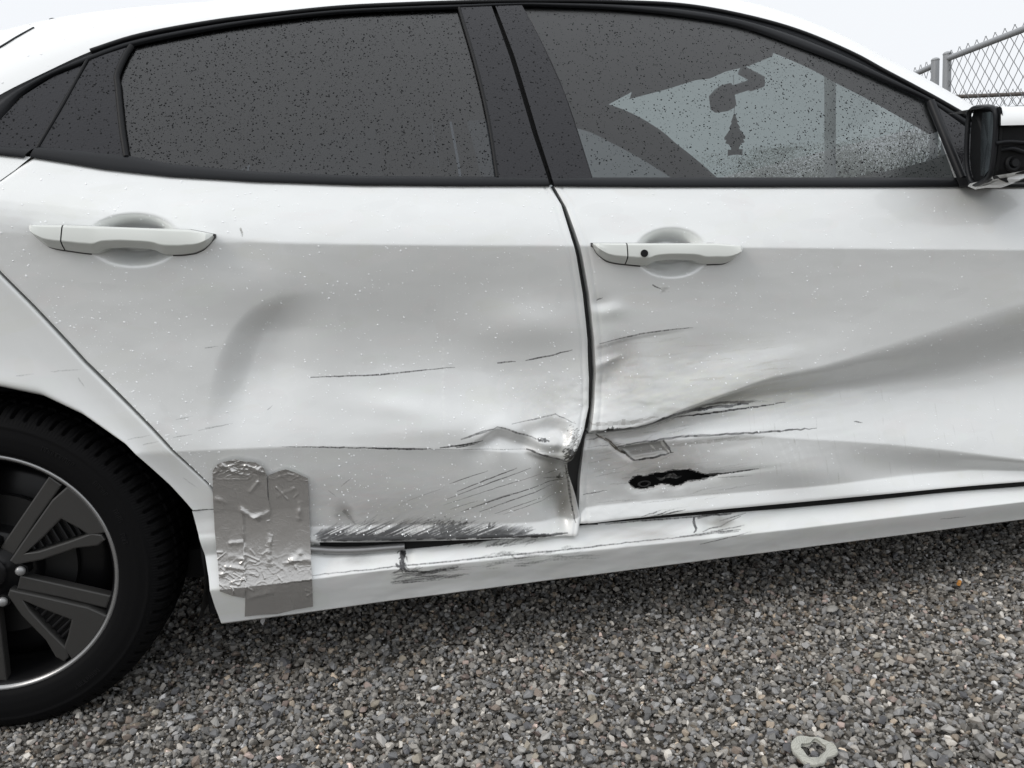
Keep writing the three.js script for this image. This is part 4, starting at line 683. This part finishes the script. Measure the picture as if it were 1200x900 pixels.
// ---------------------------------------------------------------- ground and gravel
{
  const gt = dataTex(1024, (u, v) => { // far gravel: small mottled grains
    const f = (s, o) => noise.noise((u * s) % s, (v * s) % s, o); const a = f(180, 1), b = f(90, 3), c = f(9, 6); const l = 0.40 + 0.22 * a + 0.16 * b + 0.06 * c; return [l * 1.02, l, l * 0.97];
  }, 1 / 1.5, true);
  const gb = dataTex(1024, (u, v) => 0.5 + 0.4 * noise.noise(u * 180, v * 180, 1) + 0.2 * noise.noise(u * 90, v * 90, 3), 1 / 1.5);
  const g = new THREE.PlaneGeometry(160, 160, 1, 1); g.rotateX(-Math.PI / 2); const uv = g.attributes.uv; for (let i = 0; i < uv.count; i++) uv.setXY(i, uv.getX(i) * 160, uv.getY(i) * 160);
  const ground = part('ground', g, new THREE.MeshStandardMaterial({ map: gt, color: 0xe6e0d6, roughness: 0.85, bumpMap: gb, bumpScale: 0.012 }), scene); ground.userData.kind = 'structure';
  const shape = (n, flat) => { const pts = []; for (let i = 0; i < n; i++) { const v = V(gs(), gs(), gs()).normalize().multiplyScalar(rr(0.75, 1.05)); v.y *= flat; v.z *= rr(0.75, 0.9); pts.push(v); } const c = new ConvexGeometry(pts); return c; };
  const shapes = Array.from({ length: 9 }, (_, i) => shape(i < 6 ? 15 : 24, rr(0.5, 0.78)));
  const stoneM = new THREE.MeshStandardMaterial({ color: 0xffffff, roughness: 0.55 });
  const tone = () => { const r = rnd(); let l, c; if (r < 0.05) l = rr(0.24, 0.38); else if (r < 0.38) l = rr(0.13, 0.22); else if (r < 0.85) l = rr(0.075, 0.13); else l = rr(0.045, 0.075); const w = rnd(); c = w < 0.08 ? [1.2, 1.0, 0.78] : w < 0.11 ? [1.2, 0.95, 0.84] : w < 0.7 ? [1.06, 1, 0.905] : [1.01, 1, 0.98]; l *= 1.78; return rgb(l * c[0], l * c[1], l * c[2]); };
  const m = new THREE.Matrix4(), q = new THREE.Quaternion(), e = new THREE.Euler();
  function scatter(n, place, r0, r1, lift) {
    const per = Math.floor(n / shapes.length);
    for (const s of shapes) {
      const im = new THREE.InstancedMesh(s, stoneM, per); im.name = numbered('gravel'); im.userData = { kind: 'stuff', label: 'grey crushed stone gravel covering the ground', category: 'gravel' }; im.castShadow = im.receiveShadow = true;
      for (let i = 0; i < per; i++) { const [x, z] = place(), r = r0 + (r1 - r0) * Math.pow(rnd(), 2.1); e.set(gs() * 0.4, rr(0, 6.28), gs() * 0.4); q.setFromEuler(e); m.compose(V(x, lift * rnd() + r * 0.25, z), q, V(r * rr(0.8, 1.25), r * rr(0.8, 1.1), r)); im.setMatrixAt(i, m); im.setColorAt(i, tone()); }
      scene.add(im);
    }
  }
  const near = () => [rr(-0.5, 3.0), rr(-0.9, 1.0)], ring = () => { const a = rr(0, 6.28), d = 1.2 + 4.5 * Math.sqrt(rnd()); return [1.1 + d * Math.cos(a), d * Math.sin(a)]; };
  scatter(80000, near, 0.0028, 0.0062, 0.006); scatter(80000, near, 0.0042, 0.0108, 0.010); scatter(36000, ring, 0.008, 0.016, 0.006);
  // the larger stones lying on top, one by one
  const mats = Array.from({ length: 10 }, (_, i) => { const c = [[0.34, 0.33, 0.31], [0.25, 0.24, 0.23], [0.2, 0.2, 0.2], [0.16, 0.16, 0.16], [0.28, 0.25, 0.2], [0.12, 0.12, 0.125], [0.22, 0.18, 0.15], [0.3, 0.3, 0.3], [0.09, 0.09, 0.095], [0.18, 0.175, 0.165]][i]; return mat(c, 0.5); });
  for (let i = 0; i < 260; i++) {
    const px = rr(-10, 1210), py = 640 + 262 * Math.sqrt(rnd()), p = onY(px, py, 0.012); if (py < 745 - px * 0.11 || p.z < -0.3 || Math.hypot(p.x, p.z) < 0.17) { i--; continue; }
    const r = rr(0.008, 0.0125) * (rnd() < 0.1 ? 1.2 : 1), s = part('stone', shapes[i % shapes.length], mats[Math.floor(rnd() * 10)], ground); s.name = i ? `stone_${String(i).padStart(3, '0')}` : 'stone';
    s.position.set(p.x, 0.012 + r * 0.25, p.z); s.rotation.set(gs() * 0.35, rr(0, 6.28), gs() * 0.35); s.scale.set(r * rr(0.9, 1.3), r * rr(0.7, 1), r);
  }
}
{ // litter among the stones
  const p = onY(955, 881, 0.022), o = [], h = [];
  const out = [[-24, 3], [-20, 13], [-8, 19], [6, 18], [19, 11], [25, 0], [21, -8], [8, -10], [-2, -17], [-12, -17], [-20, -9]], hole = [[-14, 5], [-9, 11], [-1, 9], [7, 13], [15, 6], [12, -2], [4, -4], [-1, -8], [-10, -8]];
  const sc = 0.00138, sh = new THREE.Shape(smoothPts([...out, out[0]].map(([x, y]) => [x * sc, y * sc * 1.2]), 60).map(q => new THREE.Vector2(...q))); sh.holes.push(new THREE.Path(smoothPts([...hole, hole[0]].map(([x, y]) => [x * sc, y * sc * 1.2]), 40).map(q => new THREE.Vector2(...q))));
  const shellTex = dataTex(256, (u, v) => { const d = Math.hypot(u - 0.5, v - 0.5) + 0.05 * noise.noise(u * 6, v * 6, 1), s = 0.5 + 0.5 * Math.sin(d * 120); return [0.76 + 0.07 * s, 0.76 + 0.07 * s, 0.73 + 0.07 * s]; }, 14, true);
  const g = new THREE.ExtrudeGeometry(sh, { depth: 0.001, bevelEnabled: true, bevelThickness: 0.0025, bevelSize: 0.001, bevelSegments: 3 }); { const a = g.attributes.position; for (let i = 0; i < a.count; i++) a.setZ(i, a.getZ(i) + 0.006 * noise.noise(a.getX(i) * 60, a.getY(i) * 60, 2)); g.computeVertexNormals(); } g.rotateX(-Math.PI / 2 + 0.12);
  const shell = single('shell', g, mat([0.62, 0.62, 0.6], 0.6, { map: shellTex }), 'pale ring-shaped broken shell with a hole, lying on the gravel in front', 'shell'); shell.position.copy(p);
  const p2 = onY(975, 714, 0.02), g2 = new THREE.SphereGeometry(0.014, 20, 10, 0, Math.PI * 2, 0, Math.PI / 2); { const a = g2.attributes.position; for (let i = 0; i < a.count; i++) { const x = a.getX(i), z = a.getZ(i); a.setY(i, a.getY(i) * 0.55 + 0.0007 * Math.sin(z * 1600)); a.setX(i, x * 1.15); a.setZ(i, z * 0.75); } g2.computeVertexNormals(); }
  const s2 = single('shell', g2, mat([0.3, 0.29, 0.27], 0.6), 'small grey ribbed shell on the gravel below the front door', 'shell'); s2.position.copy(p2); s2.rotation.y = 0.5;
  const p3 = onY(1124, 683, 0.02), butt = thing('cigarette_butt', 'orange and white cigarette butt on the gravel near the sill', 'cigarette butt', [p3.x, p3.y, p3.z]);
  const f = new THREE.CylinderGeometry(0.0042, 0.0042, 0.013, 12); f.rotateZ(Math.PI / 2); part('filter', f, mat([0.55, 0.25, 0.06], 0.8), butt); const w = new THREE.CylinderGeometry(0.004, 0.0036, 0.008, 12); w.rotateZ(Math.PI / 2); w.translate(0.0105, 0, 0); part('paper', w, mat(0.75, 0.8), butt); butt.rotation.set(0, 0.75, 0.15);
}

// ---------------------------------------------------------------- chain link fences
{
  M.galv = mat([0.30, 0.31, 0.32], 0.5, { metalness: 0.35 }); M.wire = mat([0.14, 0.145, 0.15], 0.55, { metalness: 0.3 }); M.rust = mat([0.1, 0.085, 0.075], 0.7);
  const H = 1.85;
  function fence(label, a, b, { r = 0.022, over = 0.045, rail = M.galv, ps = [0, 1], wires = true, postUp = 0.03 } = {}) { // a, b: ground points
    const dir = b.clone().sub(a), L = dir.length(); dir.normalize();
    const f = thing('chain_link_fence', label, 'fence', [a.x, 0, a.z]), at2 = (s, y) => V(dir.x * s, y, dir.z * s);
    for (const t of ps) { const c = part('post', rod(at2(t * L, 0), at2(t * L, H + postUp), r * 1.15, 14), M.galv, f); const d = new THREE.SphereGeometry(r * 1.25, 12, 8); d.scale(1, 0.6, 1); const o = at2(t * L, H + postUp); d.translate(o.x, o.y, o.z); part('post_cap', d, M.galv, c); }
    part('top_rail', rod(at2(0, H), at2(L, H), r * 0.85, 12), rail, f);
    const w = 0.040, hh = 0.058, segs = [], nrm = V(-dir.z, 0, dir.x).multiplyScalar(0.003);
    const P = [], seg = (p, q) => { const d = q.clone().sub(p), s = V(-dir.z, 0, dir.x), t = d.clone().cross(s).normalize(), rw = 0.0019, c = []; for (const o of [p, q]) for (let k = 0; k < 4; k++) { const a2 = k * Math.PI / 2 + 0.78; c.push(o.clone().addScaledVector(s, rw * Math.cos(a2)).addScaledVector(t, rw * Math.sin(a2))); } for (let k = 0; k < 4; k++) { const k2 = (k + 1) % 4; for (const v of [c[k], c[k + 4], c[k2], c[k2], c[k + 4], c[k2 + 4]]) P.push(v.x, v.y, v.z); } };
    for (let i = 0; i * w < L; i++) {
      const x0 = i * w; let y = 0.05, sgn = i % 2 ? 1 : 0;
      while (y < H + over) { // each wire zigzags, with a short upright at every bend where it hooks its neighbour
        const xa = x0 + (sgn ? w * 0.98 : 0), xb = x0 + (sgn ? 0 : w * 0.98), n1 = nrm.clone().multiplyScalar(sgn ? 1 : -1);
        const p = at2(xa, y).add(n1), m1 = at2(lerp(xa, xb, 0.12), y + 0.012), q = at2(xb, y + hh * 0.72).sub(n1), q2 = at2(xb, y + hh * 0.86).sub(n1);
        seg(p, q); seg(q, q2); y += hh * 0.86; sgn ^= 1;
      }
    }
    const g = new THREE.BufferGeometry(); g.setAttribute('position', new THREE.Float32BufferAttribute(P, 3)); g.computeVertexNormals();
    part('wire_mesh', g, M.wire, f).userData.kind = 'stuff';
    return f;
  }
  const flat = (v) => V(v.x, 0, v.z);
  const a1 = flat(onY(1110, 69, H)), b1 = flat(onY(1200, 34, H)), e1 = a1.clone().addScaledVector(b1.clone().sub(a1), 3.2);
  fence('chain link fence panel running forward behind the door mirror, nearest of the fences', a1, e1);
  const a2 = flat(onY(1096, 76, H)), b2 = flat(onY(1072, 87, H)), e2 = a2.clone().addScaledVector(b2.clone().sub(a2), 1.8);
  fence('short stretch of chain link fence showing above the windscreen pillar', a2, e2, { ps: [0] });
  const a3 = flat(onY(1105, 114, H)), b3 = flat(onY(1200, 110, H)), d3 = b3.clone().sub(a3);
  fence('chain link fence with a rusty top rail, farther back behind the door mirror', a3, a3.clone().addScaledVector(d3, 2.2), { rail: M.rust, r: 0.02, ps: [0.9] });
  const p = onZ(973, 230, -3.6), ph = onZ(973, 78, -3.6).y; p.y = 0;
  const pole = thing('metal_pole', 'upright grey pole seen through the windscreen', 'pole', [p.x, 0, p.z]);
  part('shaft', rod(V(0, 0, 0), V(0, ph, 0), 0.036, 16), mat([0.34, 0.36, 0.36], 0.6), pole); const cp = new THREE.SphereGeometry(0.038, 14, 8); cp.translate(0, ph, 0); part('pole_cap', cp, M.galv, pole);
}
// ---------------------------------------------------------------- shrubs and trees beyond the fences
{
  const leaf = new THREE.BufferGeometry(); leaf.setAttribute('position', new THREE.Float32BufferAttribute([-0.5, 0, 0, 0, -0.25, 0.05, 0.5, 0, 0, 0, 0.25, 0.05], 3)); leaf.setIndex([0, 1, 2, 0, 2, 3]); leaf.computeVertexNormals();
  function plant(name, label, cat, x, z, h, w, n, ls, col, trunkH) {
    const t = thing(name, label, cat, [x, 0, z]);
    const tr = [rod(V(0, 0, 0), V(0.05 * h, trunkH + h * 0.3, 0), 0.018 * h + 0.01, 8)]; for (let i = 0; i < 7; i++) { const a = rr(0, 6.28); tr.push(rod(V(0, trunkH * rr(0.5, 1), 0), V(Math.cos(a) * w * 0.35, trunkH + h * rr(0.2, 0.6), Math.sin(a) * w * 0.35), 0.007 * h, 6)); }
    part(name === 'shrub' ? 'stem' : 'trunk', mergeGeometries(tr), mat(name === 'shrub' ? [0.06, 0.05, 0.04] : [0.2, 0.2, 0.18], 0.9), t);
    const cl = Array.from({ length: 16 }, () => { const a = rr(0, 6.28), d = Math.sqrt(rnd()); return [Math.cos(a) * d * w * 0.42, trunkH + (h - trunkH) * rr(0.1, 0.85), Math.sin(a) * d * w * 0.42, rr(0.5, 1.3)]; });
    const P = [], I = [], m = new THREE.Matrix4(), e = new THREE.Euler(), q = new THREE.Quaternion(), gs_ = [];
    for (let i = 0; i < n; i++) { const c = cl[i % 16], r = c[3] * w * 0.16 * Math.cbrt(rnd()) * 1.5; const v = V(gs(), gs(), gs()).normalize().multiplyScalar(r); e.set(rr(0, 6), rr(0, 6), rr(0, 6)); m.compose(V(c[0] + v.x, Math.max(0.03, Math.min(h, c[1] + v.y)), c[2] + v.z), q.setFromEuler(e), V(ls, ls, ls).multiplyScalar(rr(0.6, 1.3))); gs_.push(leaf.clone().applyMatrix4(m)); }
    part('crown', mergeGeometries(gs_), mat(col, 0.8, { side: THREE.DoubleSide }), t).userData.kind = 'stuff';
  }
  const put = (px, dist, py) => { const p = onZ(px, 200, 0), d = rayDir(px, py); const k = dist / Math.hypot(d.x, d.z); return [eye.x + d.x * k, eye.z + d.z * k, eye.y + d.y * k]; };
  const row = [[1075, 8.5, 172, 1.8, 3000, 0.07, [0.025, 0.035, 0.022], 0.1, 'shrub', 'dark green shrub close behind the base of the windscreen pillar'], [905, 26, 178, 6, 22000, 0.055, [0.4, 0.43, 0.4], 0.8, 'tree', 'grey-green tree seen through the windscreen, behind the air freshener'], [960, 24, 170, 5, 22000, 0.055, [0.4, 0.43, 0.4], 0.8, 'tree', 'grey-green tree seen through the windscreen, behind the grey pole'], [1015, 25, 160, 5.5, 22000, 0.055, [0.4, 0.43, 0.4], 0.8, 'tree', 'grey-green tree seen through the windscreen, right of the grey pole']];  // pale leaf colour of the trees stands in for haze
  for (const [px, d, py, w, n, ls, c, th, kind, label] of row) { const [x, z, y] = put(px, d, py); plant(kind, label, kind, x, z, y, w, n, ls, c, th); }
}

renderer.render(scene, camera);
